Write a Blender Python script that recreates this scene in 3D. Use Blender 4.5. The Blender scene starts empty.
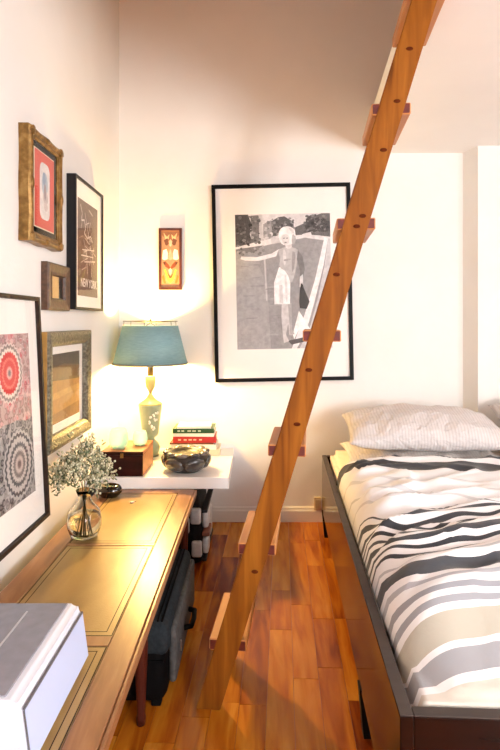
import bpy, bmesh, math, random
from mathutils import Vector, Matrix, noise

random.seed(7)
SC = bpy.context.scene
COL = SC.collection
PI = math.pi

# ---------------------------------------------------------------- camera
cam_d = bpy.data.cameras.new('camera')
cam_d.sensor_fit = 'VERTICAL'
cam_d.sensor_height = 36.0
cam_d.sensor_width = 24.0
cam_d.lens = 540.0 / 750.0 * 36.0
cam_d.shift_y = -53.0 / 750.0
cam_d.shift_x = -7.0 / 750.0
cam_d.clip_start = 0.05
cam = bpy.data.objects.new('camera', cam_d)
COL.objects.link(cam)
cam.location = (0, 0, 1.161)
cam.rotation_euler = (PI / 2, 0, 0)
SC.camera = cam

# ---------------------------------------------------------------- world, daylight, exposure
world = bpy.data.worlds.new('world')
SC.world = world
world.use_nodes = True
world.node_tree.nodes['Background'].inputs[0].default_value = (0.80, 0.90, 1.0, 1)
world.node_tree.nodes['Background'].inputs[1].default_value = 1.5


def area(name, loc, rot, sx, sy, power, color):
    d = bpy.data.lights.new(name, 'AREA')
    d.shape = 'RECTANGLE'
    d.size = sx
    d.size_y = sy
    d.energy = power
    d.color = color
    o = bpy.data.objects.new(name, d)
    COL.objects.link(o)
    o.location = loc
    o.rotation_euler = rot
    return o


# daylight through two unseen windows, added to light the room: one behind the camera at the right, one in the right-hand wall
area('unseen_window_light_front', (2.10, -2.91, 1.42), (PI / 2, 0, 0), 0.90, 1.05, 310, (0.95, 0.97, 1.0))
area('unseen_window_light_side', (2.71, -0.30, 1.40), (0, PI / 2, 0), 1.15, 1.5, 150, (0.95, 0.97, 1.0))
BULB_STRENGTH = 2500.0
SC.view_settings.view_transform = 'Standard'
SC.view_settings.look = 'None'
SC.view_settings.gamma = 1.0
SC.view_settings.use_curve_mapping = False
SC.view_settings.exposure = -0.55
SC.cycles.max_bounces = 10
SC.cycles.diffuse_bounces = 6
SC.cycles.transparent_max_bounces = 16
SC.cycles.sample_clamp_indirect = 6.0
SC.cycles.caustics_refractive = False
SC.cycles.caustics_reflective = False


# ---------------------------------------------------------------- materials
def lin(c):
    return tuple((v / 12.92 if v <= 0.04045 else ((v + 0.055) / 1.055) ** 2.4) for v in (x / 255.0 for x in c[:3])) + (1.0,)


MATS = {}


def nt(name):
    m = bpy.data.materials.new(name)
    m.use_nodes = True
    t = m.node_tree
    return m, t, t.nodes['Principled BSDF']


def link(t, a, b):
    t.links.new(a, b)


def flat(name, rgb, rough=0.5, metal=0.0, spec=0.5, coat=0.0, sheen=0.0):
    if name in MATS:
        return MATS[name]
    m, t, b = nt(name)
    b.inputs['Base Color'].default_value = lin(rgb)
    b.inputs['Roughness'].default_value = rough
    b.inputs['Metallic'].default_value = metal
    b.inputs['Specular IOR Level'].default_value = spec
    b.inputs['Coat Weight'].default_value = coat
    b.inputs['Sheen Weight'].default_value = sheen
    MATS[name] = m
    return m


def noisy(name, stops, scale=(8, 8, 8), rough=0.5, detail=4.0, bump=0.0, distort=0.0, metal=0.0, coat=0.0, bscale=None, spec=0.5, rand=0.0):
    """object-space noise through a colour ramp: wood grain, stone, fabric mottling"""
    if name in MATS:
        return MATS[name]
    m, t, b = nt(name)
    N = t.nodes
    tc = N.new('ShaderNodeTexCoord')
    mp = N.new('ShaderNodeMapping')
    mp.inputs['Scale'].default_value = scale
    link(t, tc.outputs['Object'], mp.inputs['Vector'])
    vec = mp.outputs['Vector']
    oi = None
    if rand:
        oi = N.new('ShaderNodeObjectInfo')
        ad = N.new('ShaderNodeVectorMath')
        ad.operation = 'ADD'
        mu = N.new('ShaderNodeMath')
        mu.operation = 'MULTIPLY'
        mu.inputs[1].default_value = 57.0
        link(t, oi.outputs['Random'], mu.inputs[0])
        link(t, vec, ad.inputs[0])
        link(t, mu.outputs[0], ad.inputs[1])
        vec = ad.outputs[0]
    nz = N.new('ShaderNodeTexNoise')
    nz.inputs['Scale'].default_value = 1.0
    nz.inputs['Detail'].default_value = detail
    nz.inputs['Distortion'].default_value = distort
    link(t, vec, nz.inputs['Vector'])
    rp = N.new('ShaderNodeValToRGB')
    el = rp.color_ramp.elements
    while len(el) < len(stops):
        el.new(0.5)
    for e, (p, c) in zip(el, stops):
        e.position = p
        e.color = lin(c)
    if rand:
        ma = N.new('ShaderNodeMath')
        ma.operation = 'MULTIPLY_ADD'
        ma.inputs[1].default_value = rand
        sb = N.new('ShaderNodeMath')
        sb.operation = 'SUBTRACT'
        sb.inputs[1].default_value = 0.5
        link(t, oi.outputs['Random'], sb.inputs[0])
        link(t, sb.outputs[0], ma.inputs[0])
        link(t, nz.outputs['Fac'], ma.inputs[2])
        link(t, ma.outputs[0], rp.inputs['Fac'])
    else:
        link(t, nz.outputs['Fac'], rp.inputs['Fac'])
    link(t, rp.outputs['Color'], b.inputs['Base Color'])
    b.inputs['Roughness'].default_value = rough
    b.inputs['Metallic'].default_value = metal
    b.inputs['Coat Weight'].default_value = coat
    b.inputs['Specular IOR Level'].default_value = spec
    if bump:
        bp = N.new('ShaderNodeBump')
        bp.inputs['Strength'].default_value = bump
        bp.inputs['Distance'].default_value = 0.01
        src = nz
        if bscale:
            src = N.new('ShaderNodeTexNoise')
            src.inputs['Scale'].default_value = bscale
            src.inputs['Detail'].default_value = 3
            link(t, tc.outputs['Object'], src.inputs['Vector'])
        link(t, src.outputs['Fac'], bp.inputs['Height'])
        link(t, bp.outputs['Normal'], b.inputs['Normal'])
    MATS[name] = m
    return m


def pane_material(name, tint=(255, 255, 255), ior=1.28):
    """clear flat glass: lets light through and mirrors by Fresnel"""
    if name in MATS:
        return MATS[name]
    m = bpy.data.materials.new(name)
    m.use_nodes = True
    t = m.node_tree
    t.nodes.clear()
    out = t.nodes.new('ShaderNodeOutputMaterial')
    mx = t.nodes.new('ShaderNodeMixShader')
    tr = t.nodes.new('ShaderNodeBsdfTransparent')
    tr.inputs[0].default_value = lin(tint)
    gl = t.nodes.new('ShaderNodeBsdfGlossy')
    gl.inputs['Roughness'].default_value = 0.03
    fr = t.nodes.new('ShaderNodeFresnel')
    fr.inputs['IOR'].default_value = ior
    ge = t.nodes.new('ShaderNodeNewGeometry')
    sb = t.nodes.new('ShaderNodeMath')
    sb.operation = 'SUBTRACT'
    sb.use_clamp = True
    link(t, fr.outputs[0], sb.inputs[0])
    link(t, ge.outputs['Backfacing'], sb.inputs[1])     # one reflection per pane, at its front face
    link(t, sb.outputs[0], mx.inputs[0])
    link(t, tr.outputs[0], mx.inputs[1])
    link(t, gl.outputs[0], mx.inputs[2])
    link(t, mx.outputs[0], out.inputs['Surface'])
    MATS[name] = m
    return m


def print_material():
    """flat print: colours stored on the faces of the print"""
    if 'print' in MATS:
        return MATS['print']
    m, t, b = nt('print')
    a = t.nodes.new('ShaderNodeVertexColor')
    a.layer_name = 'ink'
    nz = t.nodes.new('ShaderNodeTexNoise')
    nz.inputs['Scale'].default_value = 45
    nz.inputs['Detail'].default_value = 5
    tc = t.nodes.new('ShaderNodeTexCoord')
    link(t, tc.outputs['Object'], nz.inputs['Vector'])
    mr = t.nodes.new('ShaderNodeMapRange')
    mr.inputs['To Min'].default_value = 0.62
    mr.inputs['To Max'].default_value = 1.3
    link(t, nz.outputs['Fac'], mr.inputs['Value'])
    mx = t.nodes.new('ShaderNodeMix')
    mx.data_type = 'RGBA'
    mx.blend_type = 'MULTIPLY'
    mx.inputs['Factor'].default_value = 1.0
    link(t, a.outputs['Color'], mx.inputs['A'])
    link(t, mr.outputs['Result'], mx.inputs['B'])
    link(t, mx.outputs['Result'], b.inputs['Base Color'])
    b.inputs['Roughness'].default_value = 0.6
    MATS['print'] = m
    return m


# ---------------------------------------------------------------- helpers
def obj(name, bm, mat, parent=None, smooth=False, mats=None):
    me = bpy.data.meshes.new(name)
    bmesh.ops.recalc_face_normals(bm, faces=bm.faces)
    bm.to_mesh(me)
    bm.free()
    for mm in (mats or [mat]):
        me.materials.append(mm)
    if smooth:
        me.polygons.foreach_set('use_smooth', [True] * len(me.polygons))
    o = bpy.data.objects.new(name, me)
    COL.objects.link(o)
    if parent is not None:
        o.parent = parent
    return o


def tag(o, label, cat, group=None):
    o['label'] = label
    o['category'] = cat
    if group:
        o['group'] = group
    return o


def struct(o):
    o['kind'] = 'structure'
    return o


def thing(name, label, cat, loc=(0, 0, 0), rotz=0.0, group=None):
    o = bpy.data.objects.new(name, None)
    COL.objects.link(o)
    o.empty_display_size = 0.05
    o.location = loc
    o.rotation_euler = (0, 0, rotz)
    return tag(o, label, cat, group)


def box(bm, x0, x1, y0, y1, z0, z1, bevel=0.0, seg=2):
    v = [bm.verts.new(p) for p in ((x0, y0, z0), (x1, y0, z0), (x1, y1, z0), (x0, y1, z0),
                                   (x0, y0, z1), (x1, y0, z1), (x1, y1, z1), (x0, y1, z1))]
    fs = [bm.faces.new([v[i] for i in q]) for q in ((0, 3, 2, 1), (4, 5, 6, 7), (0, 1, 5, 4), (1, 2, 6, 5), (2, 3, 7, 6), (3, 0, 4, 7))]
    if bevel:
        es = list({e for f in fs for e in f.edges})
        bmesh.ops.bevel(bm, geom=es, offset=bevel, segments=seg, affect='EDGES', profile=0.5)
    return bm


def B(x0, x1, y0, y1, z0, z1, bevel=0.0, seg=2):
    return box(bmesh.new(), x0, x1, y0, y1, z0, z1, bevel, seg)


def prism(bm, pts, axis, a, b):
    """extrude a polygon; pts are in the two other axes, in order"""
    def mk(p, c):
        q = list(p)
        q.insert(axis, c)
        return bm.verts.new(q)
    A = [mk(p, a) for p in pts]
    C = [mk(p, b) for p in pts]
    n = len(pts)
    bm.faces.new(A)
    bm.faces.new(C[::-1])
    for i in range(n):
        j = (i + 1) % n
        bm.faces.new((A[i], C[i], C[j], A[j]))
    return bm


def lathe(bm, prof, seg=32, c=(0, 0, 0), closed=False):
    rings = []
    for r, z in prof:
        if r < 1e-6:
            rings.append([bm.verts.new((c[0], c[1], c[2] + z))])
        else:
            rings.append([bm.verts.new((c[0] + r * math.cos(2 * PI * i / seg), c[1] + r * math.sin(2 * PI * i / seg), c[2] + z)) for i in range(seg)])
    pairs = list(zip(rings[:-1], rings[1:]))
    if closed:
        pairs.append((rings[-1], rings[0]))
    for A, C in pairs:
        for i in range(seg):
            j = (i + 1) % seg
            if len(A) == 1 and len(C) == 1:
                continue
            if len(A) == 1:
                bm.faces.new((A[0], C[i], C[j]))
            elif len(C) == 1:
                bm.faces.new((A[i], A[j], C[0]))
            else:
                bm.faces.new((A[i], A[j], C[j], C[i]))
    return bm


def tube(bm, pts, r, seg=8, r1=None):
    pts = [Vector(p) for p in pts]
    rings = []
    n = len(pts)
    up = Vector((0.3, 0.2, 1)).normalized()
    for k, p in enumerate(pts):
        d = (pts[min(k + 1, n - 1)] - pts[max(k - 1, 0)]).normalized()
        a = d.cross(up)
        if a.length < 1e-3:
            a = d.cross(Vector((1, 0, 0)))
        a.normalize()
        b = d.cross(a)
        rr = r if r1 is None else r + (r1 - r) * k / max(1, n - 1)
        rings.append([bm.verts.new(p + a * rr * math.cos(2 * PI * i / seg) + b * rr * math.sin(2 * PI * i / seg)) for i in range(seg)])
    for A, C in zip(rings[:-1], rings[1:]):
        for i in range(seg):
            j = (i + 1) % seg
            bm.faces.new((A[i], A[j], C[j], C[i]))
    bm.faces.new(rings[0][::-1])
    bm.faces.new(rings[-1])
    return bm


def ellipsoid(bm, c, r, rot=None, u=14, v=9):
    m = Matrix.Translation(c)
    if rot is not None:
        m = m @ rot.to_4x4()
    m = m @ Matrix.Diagonal((r[0], r[1], r[2], 1))
    bmesh.ops.create_uvsphere(bm, u_segments=u, v_segments=v, radius=1.0, matrix=m)
    return bm


def frame_sweep(bm, w, h, prof, n=1, wave=0.0):
    """mitred picture-frame moulding: prof = (inset from outer edge, height off the wall), closed; local x right, y up from the base, z out"""
    rings = []
    for ins, z in prof:
        x0, x1, y0, y1 = -w / 2 + ins, w / 2 - ins, ins, h - ins
        k = [(x0, y0), (x1, y0), (x1, y1), (x0, y1)]
        ring = []
        for a in range(4):
            p, q = k[a], k[(a + 1) % 4]
            nx, ny = (q[1] - p[1]), -(q[0] - p[0])
            L = math.hypot(nx, ny)
            for s in range(n):
                f = s / n
                amp = wave * (0.5 - 0.5 * math.cos(2 * PI * 2 * f)) * (1.0 if ins < 0.012 else 0.0)
                ring.append(bm.verts.new((p[0] + (q[0] - p[0]) * f - nx / L * amp, p[1] + (q[1] - p[1]) * f - ny / L * amp, z)))
        rings.append(ring)
    m = len(rings[0])
    for a in range(len(rings)):
        A, C = rings[a], rings[(a + 1) % len(rings)]
        for i in range(m):
            j = (i + 1) % m
            bm.faces.new((A[i], A[j], C[j], C[i]))
    return bm


def flat_art(name, polys, parent, x0, y0, w, h, z):
    """printed sheet: polygons in 0..1 sheet coordinates with ink colours, stacked as hair-thin layers of ink"""
    bm = bmesh.new()
    lay = bm.loops.layers.float_color.new('ink')
    for k, (pts, c) in enumerate(polys):
        vs = [bm.verts.new((x0 + p[0] * w, y0 + p[1] * h, z + k * (0.00004 if len(polys) < 60 else 0.000012))) for p in pts]
        f = bm.faces.new(vs)
        if f.normal.z < 0:
            f.normal_flip()
        f.normal_update()
        for lp in f.loops:
            lp[lay] = lin(c)
    me = bpy.data.meshes.new(name)
    bmesh.ops.triangulate(bm, faces=[f for f in bm.faces if len(f.verts) > 4])
    for f in bm.faces:
        f.normal_update()
        if f.normal.z < 0:
            f.normal_flip()
    bm.to_mesh(me)
    bm.free()
    me.materials.append(print_material())
    o = bpy.data.objects.new(name, me)
    COL.objects.link(o)
    o.parent = parent
    return o


def circ(cx, cy, rx, ry, n=20, a0=0.0):
    return [(cx + rx * math.cos(2 * PI * i / n + a0), cy + ry * math.sin(2 * PI * i / n + a0)) for i in range(n)]


def hang(root, side, tilt=0.0, lean=0.0):
    if side == 'left':
        m = Matrix(((0, 0, 1), (1, 0, 0), (0, 1, 0)))
    else:
        m = Matrix(((1, 0, 0), (0, 0, -1), (0, 1, 0)))
    m = m @ Matrix.Rotation(tilt, 3, 'Z') @ Matrix.Rotation(lean, 3, 'X')
    root.rotation_euler = m.to_euler()


# shared materials
WALL = noisy('wall_paint', [(0.3, (234, 231, 226)), (0.7, (239, 236, 231))], (3, 3, 3), 0.75, bump=0.05, bscale=60)
CEIL = noisy('ceiling_paint', [(0.3, (242, 242, 239)), (0.7, (246, 246, 243))], (3, 3, 3), 0.8)
TRIM = flat('trim_paint', (232, 228, 222), 0.4)
PANE = pane_material('clear_glass')
BLACKLAC = flat('black_lacquer', (10, 9, 9), 0.45, spec=0.12)
MATBOARD = flat('white_mat_board', (246, 242, 236), 0.8)

# ================================================================ the room
LW, RW, BW, FW = -0.805, 2.60, 3.15, -2.80     # left, right, back, front wall planes
HT = 3.90
LOFT_Z = 2.147
DRK = flat('wall_outer', (180, 175, 170), 0.9)

# floor: base slab with plank joints, then the planks
def parquet_far():
    m, t, b = nt('parquet_far')
    tc = t.nodes.new('ShaderNodeTexCoord')
    mp = t.nodes.new('ShaderNodeMapping')
    mp.inputs['Rotation'].default_value = (0, 0, PI / 2)
    br = t.nodes.new('ShaderNodeTexBrick')
    br.inputs['Scale'].default_value = 1.0
    br.inputs['Brick Width'].default_value = 0.42
    br.inputs['Row Height'].default_value = 0.085
    br.inputs['Mortar Size'].default_value = 0.001
    br.inputs['Color1'].default_value = lin((158, 84, 34))
    br.inputs['Color2'].default_value = lin((186, 108, 44))
    br.inputs['Mortar'].default_value = lin((50, 22, 10))
    link(t, tc.outputs['Object'], mp.inputs[0])
    link(t, mp.outputs[0], br.inputs[0])
    link(t, br.outputs[0], b.inputs['Base Color'])
    b.inputs['Roughness'].default_value = 0.3
    return m


floor = struct(obj('floor', B(LW - 0.1, RW + 0.1, FW - 0.1, BW + 0.1, -0.15, -0.0035), parquet_far()))
PLANK = noisy('oak_plank', [(0.22, (112, 44, 8)), (0.42, (164, 86, 16)), (0.6, (190, 114, 28)), (0.8, (210, 142, 50))], (26, 3.2, 10), 0.27, detail=5, distort=0.6, bump=0.03, rand=0.42, spec=0.22)


def clip(poly, ax, lim, keep_less):
    out = []
    for i in range(len(poly)):
        p, q = poly[i], poly[(i + 1) % len(poly)]
        pi = (p[ax] <= lim) if keep_less else (p[ax] >= lim)
        qi = (q[ax] <= lim) if keep_less else (q[ax] >= lim)
        if pi:
            out.append(p)
        if pi != qi:
            f = (lim - p[ax]) / (q[ax] - p[ax])
            out.append((p[0] + f * (q[0] - p[0]), p[1] + f * (q[1] - p[1])))
    return out


TH = math.radians(-2.65)
cT, sT = math.cos(TH), math.sin(TH)
PWID = 0.083
rp = random.Random(11)
nplank = 0
for row in range(-12, 13):
    y = 0.35 + rp.random() * -0.4
    while y < 3.4:
        L = rp.choice((0.30, 0.38, 0.46, 0.54, 0.62))
        g = 0.0008
        q = [(row * PWID + g, y + g), ((row + 1) * PWID - g, y + g), ((row + 1) * PWID - g, y + L - g), (row * PWID + g, y + L - g)]
        y += L
        q = [(0.12 + cT * a - sT * b, sT * a + cT * b) for a, b in q]
        for ax, lim, less in ((0, LW, False), (0, 0.98, True), (1, 0.75, False), (1, BW, True)):
            if q:
                q = clip(q, ax, lim, less)
        if len(q) < 3:
            continue
        A = abs(sum(q[i][0] * q[(i + 1) % len(q)][1] - q[(i + 1) % len(q)][0] * q[i][1] for i in range(len(q)))) / 2
        if A < 0.0012:
            continue
        cx = sum(p[0] for p in q) / len(q)
        cy = sum(p[1] for p in q) / len(q)
        pl = obj('plank', prism(bmesh.new(), [(p[0] - cx, p[1] - cy) for p in q], 2, -0.010, 0.0), PLANK, floor)
        pl.location = (cx, cy, rp.uniform(-0.0005, 0.0))
        nplank += 1

# walls
struct(obj('wall_left', B(LW - 0.1, LW, FW - 0.1, BW + 0.1, -0.15, HT), WALL))
struct(obj('wall_back', B(LW, RW + 0.1, BW, BW + 0.1, -0.15, HT), WALL))
# chimney-breast-like step in the back wall behind the bed
struct(obj('wall_pillar', prism(bmesh.new(), [(1.202, BW), (1.236, 3.02), (RW, 3.02), (RW, BW)], 2, 0.0, LOFT_Z), WALL))


def right_wall():
    bm = bmesh.new()
    cuts = [FW - 0.1, -1.05, 0.45, BW + 0.1]
    for k in range(3):
        if k % 2 == 0:
            box(bm, RW, RW + 0.1, cuts[k], cuts[k + 1], -0.15, HT)
        else:
            box(bm, RW, RW + 0.1, cuts[k], cuts[k + 1], -0.15, 0.82)
            box(bm, RW, RW + 0.1, cuts[k], cuts[k + 1], 1.98, HT)
    return bm


struct(obj('wall_right', right_wall(), WALL))
bm = bmesh.new()
for q in ((LW, 1.65, -0.15, HT), (2.55, RW, -0.15, HT), (1.65, 2.55, -0.15, 0.90), (1.65, 2.55, 1.95, HT)):
    box(bm, q[0], q[1], FW - 0.1, FW, q[2], q[3])
struct(obj('wall_front', bm, WALL))
struct(obj('ceiling', B(LW - 0.1, RW + 0.1, FW - 0.1, BW + 0.1, HT, HT + 0.1), noisy('warm_bounce_ceiling', [(0.3, (176, 122, 70)), (0.7, (198, 146, 92))], (3, 30, 30), 0.6)))  # unseen; tan colour put in to bounce warm light onto the upper wall
ex = lambda y: 0.671 - 0.089 * (BW - y)
struct(obj('ceiling_loft', prism(bmesh.new(), [(ex(FW), FW), (RW, FW), (RW, BW), (ex(BW), BW)], 2, LOFT_Z, LOFT_Z + 0.25), CEIL))


def window(name, axis, a0, a1, z0, z1, plane):
    w = bpy.data.objects.new(name, None)
    COL.objects.link(w)
    struct(w)
    def seg(p0, p1, q0, q1, d0, d1):
        if axis == 'x':
            return B(plane + d0, plane + d1, p0, p1, q0, q1, 0.003)
        return B(p0, p1, plane - d1, plane - d0, q0, q1, 0.003)
    f = 0.05
    mid = (a0 + a1) / 2
    for args in ((a0, a0 + f, z0, z1), (a1 - f, a1, z0, z1), (a0 + f, a1 - f, z0, z0 + f), (a0 + f, a1 - f, z1 - f, z1), (mid - 0.025, mid + 0.025, z0 + f, z1 - f)):
        obj('window_frame', seg(*args, 0.02, 0.07), TRIM, w)
    for p0, p1 in ((a0 + f, mid - 0.025), (mid + 0.025, a1 - f)):
        obj('pane', seg(p0, p1, z0 + f, z1 - f, 0.04, 0.046), PANE, w)
    obj('window_sill', seg(a0 - 0.04, a1 + 0.04, z0 - 0.03, z0, -0.06, 0.02), TRIM, w)
    return w


window('unseen_window_1', 'y', 1.65, 2.55, 0.90, 1.95, FW)  # out of view, added to let in the main daylight
window('unseen_window_2', 'x', -1.05, 0.45, 0.82, 1.98, RW)  # out of view, added for daylight from the right

# baseboards: flat board with a moulded top
def base_prof(y_wall, s):
    return [(y_wall, 0.0), (y_wall - s * 0.016, 0.0), (y_wall - s * 0.016, 0.062), (y_wall - s * 0.010, 0.072), (y_wall - s * 0.010, 0.078), (y_wall - s * 0.004, 0.086), (y_wall, 0.086)]


struct(obj('baseboard_back', prism(bmesh.new(), base_prof(BW, 1), 0, LW + 0.001, 1.20), TRIM))
bm = prism(bmesh.new(), [(LW, 0), (LW + 0.016, 0), (LW + 0.016, 0.062), (LW + 0.010, 0.072), (LW + 0.010, 0.078), (LW + 0.004, 0.086), (LW, 0.086)], 1, FW, BW - 0.017)
struct(obj('baseboard_left', bm, TRIM))

# ================================================================ ladder
LADW = noisy('ladder_pine', [(0.25, (96, 50, 10)), (0.5, (124, 70, 16)), (0.75, (146, 90, 26))], (30, 30, 2.2), 0.45, detail=5, distort=1.2, bump=0.04, spec=0.15)
LADT = noisy('tread_pine', [(0.25, (176, 112, 60)), (0.6, (196, 134, 76)), (0.8, (210, 150, 90))], (24, 3, 24), 0.42, detail=4, distort=0.8)
ENDG = noisy('tread_end_grain', [(0.3, (70, 14, 8)), (0.7, (98, 24, 12))], (60, 60, 60), 0.5)
KNOT = noisy('wood_knot', [(0.3, (66, 26, 7)), (0.7, (90, 38, 11))], (80, 80, 80), 0.6, spec=0.05)
lad = thing('loft_ladder', 'brown wooden ladder with thick treads leaning up to the loft edge', 'ladder', (-0.147, 1.616, 0.0), math.radians(-5.6))
SL = 0.3026


def stringer(y0, y1):
    xe = 0.672
    zr = (xe - 0.037) / SL
    zl = (xe + 0.037) / SL
    pts = [(-0.037, 0.0), (0.037, 0.0), (xe, zr), (xe, zl)]
    bm = bmesh.new()
    prism(bm, pts, 1, y0, y1)
    bmesh.ops.bevel(bm, geom=list(bm.edges), offset=0.0025, segments=2, affect='EDGES')
    return bm


st = obj('stringer', stringer(0.0, 0.032), LADW, lad)
obj('stringer', stringer(0.255, 0.287), LADW, lad)
for z, dx in ((0.86, 0.006), (1.30, -0.012), (1.44, 0.004), (1.47, 0.012), (0.42, 0.014), (1.95, 0.0), (1.66, 0.014), (1.02, -0.008), (1.80, 0.01)):
    k = obj('knot', ellipsoid(bmesh.new(), (SL * z + dx, -0.0001, z), (0.011, 0.0006, 0.006), u=10, v=6), KNOT, st, True)
for z in (0.195, 0.485, 0.78, 1.12, 1.448, 1.78, 2.112):
    bm = bmesh.new()
    x = SL * z
    pts = [(x - 0.056, z - 0.017), (x + 0.056, z - 0.017), (x + 0.056, z + 0.017), (x - 0.056, z + 0.017)]
    prism(bm, pts, 1, 0.0035, 0.2835)
    bmesh.ops.bevel(bm, geom=list(bm.edges), offset=0.003, segments=1, affect='EDGES')
    for f in bm.faces:
        f.normal_update()
        if abs(f.normal.y) > 0.9:
            f.material_index = 1
    obj('tread', bm, LADT, lad, mats=[LADT, ENDG])

# ================================================================ bed
BEDW = noisy('bed_veneer', [(0.3, (22, 9, 6)), (0.7, (34, 14, 8))], (4, 30, 30), 0.10, detail=4, spec=0.14)
BEDG = noisy('bed_top_edge', [(0.3, (62, 54, 50)), (0.7, (76, 67, 62))], (4, 30, 30), 0.5, spec=0.15)
BLKM = flat('black_metal', (8, 8, 9), 0.5, spec=0.1)
BX, BY, BROT = 0.266, 1.004, math.radians(-2.65)
BLEN, BWID, RT, RB = 1.966, 1.60, 0.43, 0.135
bed = thing('bed_frame', 'dark brown low wooden bed frame on short black legs', 'bed', (BX, BY, 0.0), BROT)
for x0, x1, y0, y1, nm in ((0, 0.026, 0, BLEN, 'side_rail'), (BWID - 0.026, BWID, 0, BLEN, 'side_rail'), (0.026, BWID - 0.026, 0, 0.026, 'foot_rail'), (0.026, BWID - 0.026, BLEN - 0.026, BLEN, 'head_rail')):
    obj(nm, B(x0, x1, y0, y1, RB, RT - 0.003, 0.002), BEDW, bed)
    obj('rail_cap', B(x0 + 0.0005, x1 - 0.0005, y0 + 0.0005, y1 - 0.0005, RT - 0.003, RT, 0.001), BEDG, bed)
for lx, ly in ((-0.003, 1.905), (-0.0035, 0.50), (BWID - 0.05, 1.90), (BWID - 0.05, 0.46), (0.03, 0.03), (BWID - 0.05, 0.03)):
    bm = bmesh.new()
    if lx < 0.0:
        prism(bm, [(lx + 0.012, 0.0), (lx + 0.042, 0.0), (lx + 0.042, RB), (lx, RB)], 1, ly, ly + 0.045)
    else:
        prism(bm, [(lx, 0.0), (lx + 0.03, 0.0), (lx + 0.035, RB), (lx - 0.004, RB)], 1, ly, ly + 0.05)
    obj('leg', bm, BLKM, bed)
obj('slat_base', B(0.026, BWID - 0.026, 0.026, BLEN - 0.026, 0.24, 0.262), BEDW, bed)


def bedloc(name, label, cat, lx, ly, z, rot=0.0, group=None):
    c, s = math.cos(BROT), math.sin(BROT)
    return thing(name, label, cat, (BX + c * lx - s * ly, BY + s * lx + c * ly, z), BROT + rot, group)


MATT = noisy('mattress_cotton', [(0.3, (224, 206, 190)), (0.7, (234, 218, 204))], (20, 20, 20), 0.8, bump=0.1, bscale=90)
mt = bedloc('mattress', 'peach white mattress resting inside the dark bed frame', 'mattress', 0, 0, 0)
bm = prism(bmesh.new(), [(0.07, 0.2625), (BLEN - 0.032, 0.2625), (BLEN - 0.032, 0.470), (0.46, 0.470), (0.07, 0.395)], 0, 0.040, BWID - 0.040)
bmesh.ops.bevel(bm, geom=list(bm.edges), offset=0.028, segments=3, affect='EDGES')
obj('mattress_body', bm, MATT, mt, True)


# duvet with printed stripes
def duvet_material():
    m, t, b = nt('striped_duvet_cotton')
    N = t.nodes
    uv = N.new('ShaderNodeUVMap')
    uv.uv_map = 'cloth'
    sp = N.new('ShaderNodeSeparateXYZ')
    link(t, uv.outputs[0], sp.inputs[0])
    W, K, G = (230, 229, 230), (44, 45, 50), (150, 151, 157)
    foot = [  # (start of the band in metres along the bed, colour)
        (0.90, (204, 196, 184)), (1.085, W), (1.106, (150, 150, 154)), (1.157, W), (1.172, (176, 170, 156)), (1.226, W), (1.240, G), (1.255, W),
        (1.269, (146, 147, 154)), (1.283, W), (1.302, (168, 169, 176)), (1.320, W), (1.342, (58, 60, 66)), (1.394, W), (1.425, (178, 178, 182)), (1.440, W)]
    head = [
        (1.44, W), (1.478, K), (1.492, W), (1.516, K), (1.530, W), (1.552, K), (1.578, W), (1.600, (60, 61, 66)), (1.612, W), (1.632, K), (1.646, W), (1.662, K), (1.684, W),
        (1.712, K), (1.736, W), (1.752, (70, 70, 76)), (1.760, W), (1.86, (204, 203, 204)), (1.875, W), (1.96, (196, 195, 197)), (1.975, W), (2.10, (206, 205, 206)), (2.12, W),
        (2.275, K), (2.385, W), (2.435, K), (2.468, W), (2.515, K), (2.545, W)]

    def band_ramp(bands):
        r_ = N.new('ShaderNodeValToRGB')
        r_.color_ramp.interpolation = 'CONSTANT'
        el = r_.color_ramp.elements
        while len(el) < len(bands):
            el.new(0.5)
        for e, (p, c) in zip(el, bands):
            e.position = (p - 0.90) / 1.8
            e.color = lin(c)
        link(t, sp.outputs['Y'], r_.inputs['Fac'])
        return r_
    ra, rb = band_ramp(foot), band_ramp(head)
    gt = N.new('ShaderNodeMath')
    gt.operation = 'GREATER_THAN'
    gt.inputs[1].default_value = (1.45 - 0.90) / 1.8
    link(t, sp.outputs['Y'], gt.inputs[0])
    r = N.new('ShaderNodeMix')
    r.data_type = 'RGBA'
    link(t, gt.outputs[0], r.inputs['Factor'])
    link(t, ra.outputs[0], r.inputs['A'])
    link(t, rb.outputs[0], r.inputs['B'])
    link(t, r.outputs['Result'], b.inputs['Base Color'])
    b.inputs['Roughness'].default_value = 0.85
    b.inputs['Sheen Weight'].default_value = 0.15
    nz = N.new('ShaderNodeTexNoise')
    nz.inputs['Scale'].default_value = 28
    nz.inputs['Detail'].default_value = 4
    tc = N.new('ShaderNodeTexCoord')
    link(t, tc.outputs['Object'], nz.inputs['Vector'])
    bp = N.new('ShaderNodeBump')
    bp.inputs['Strength'].default_value = 0.25
    bp.inputs['Distance'].default_value = 0.012
    link(t, nz.outputs['Fac'], bp.inputs['Height'])
    link(t, bp.outputs['Normal'], b.inputs['Normal'])
    return m


def smooth01(a, b, x):
    t = min(1.0, max(0.0, (x - a) / (b - a)))
    return t * t * (3 - 2 * t)


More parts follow.
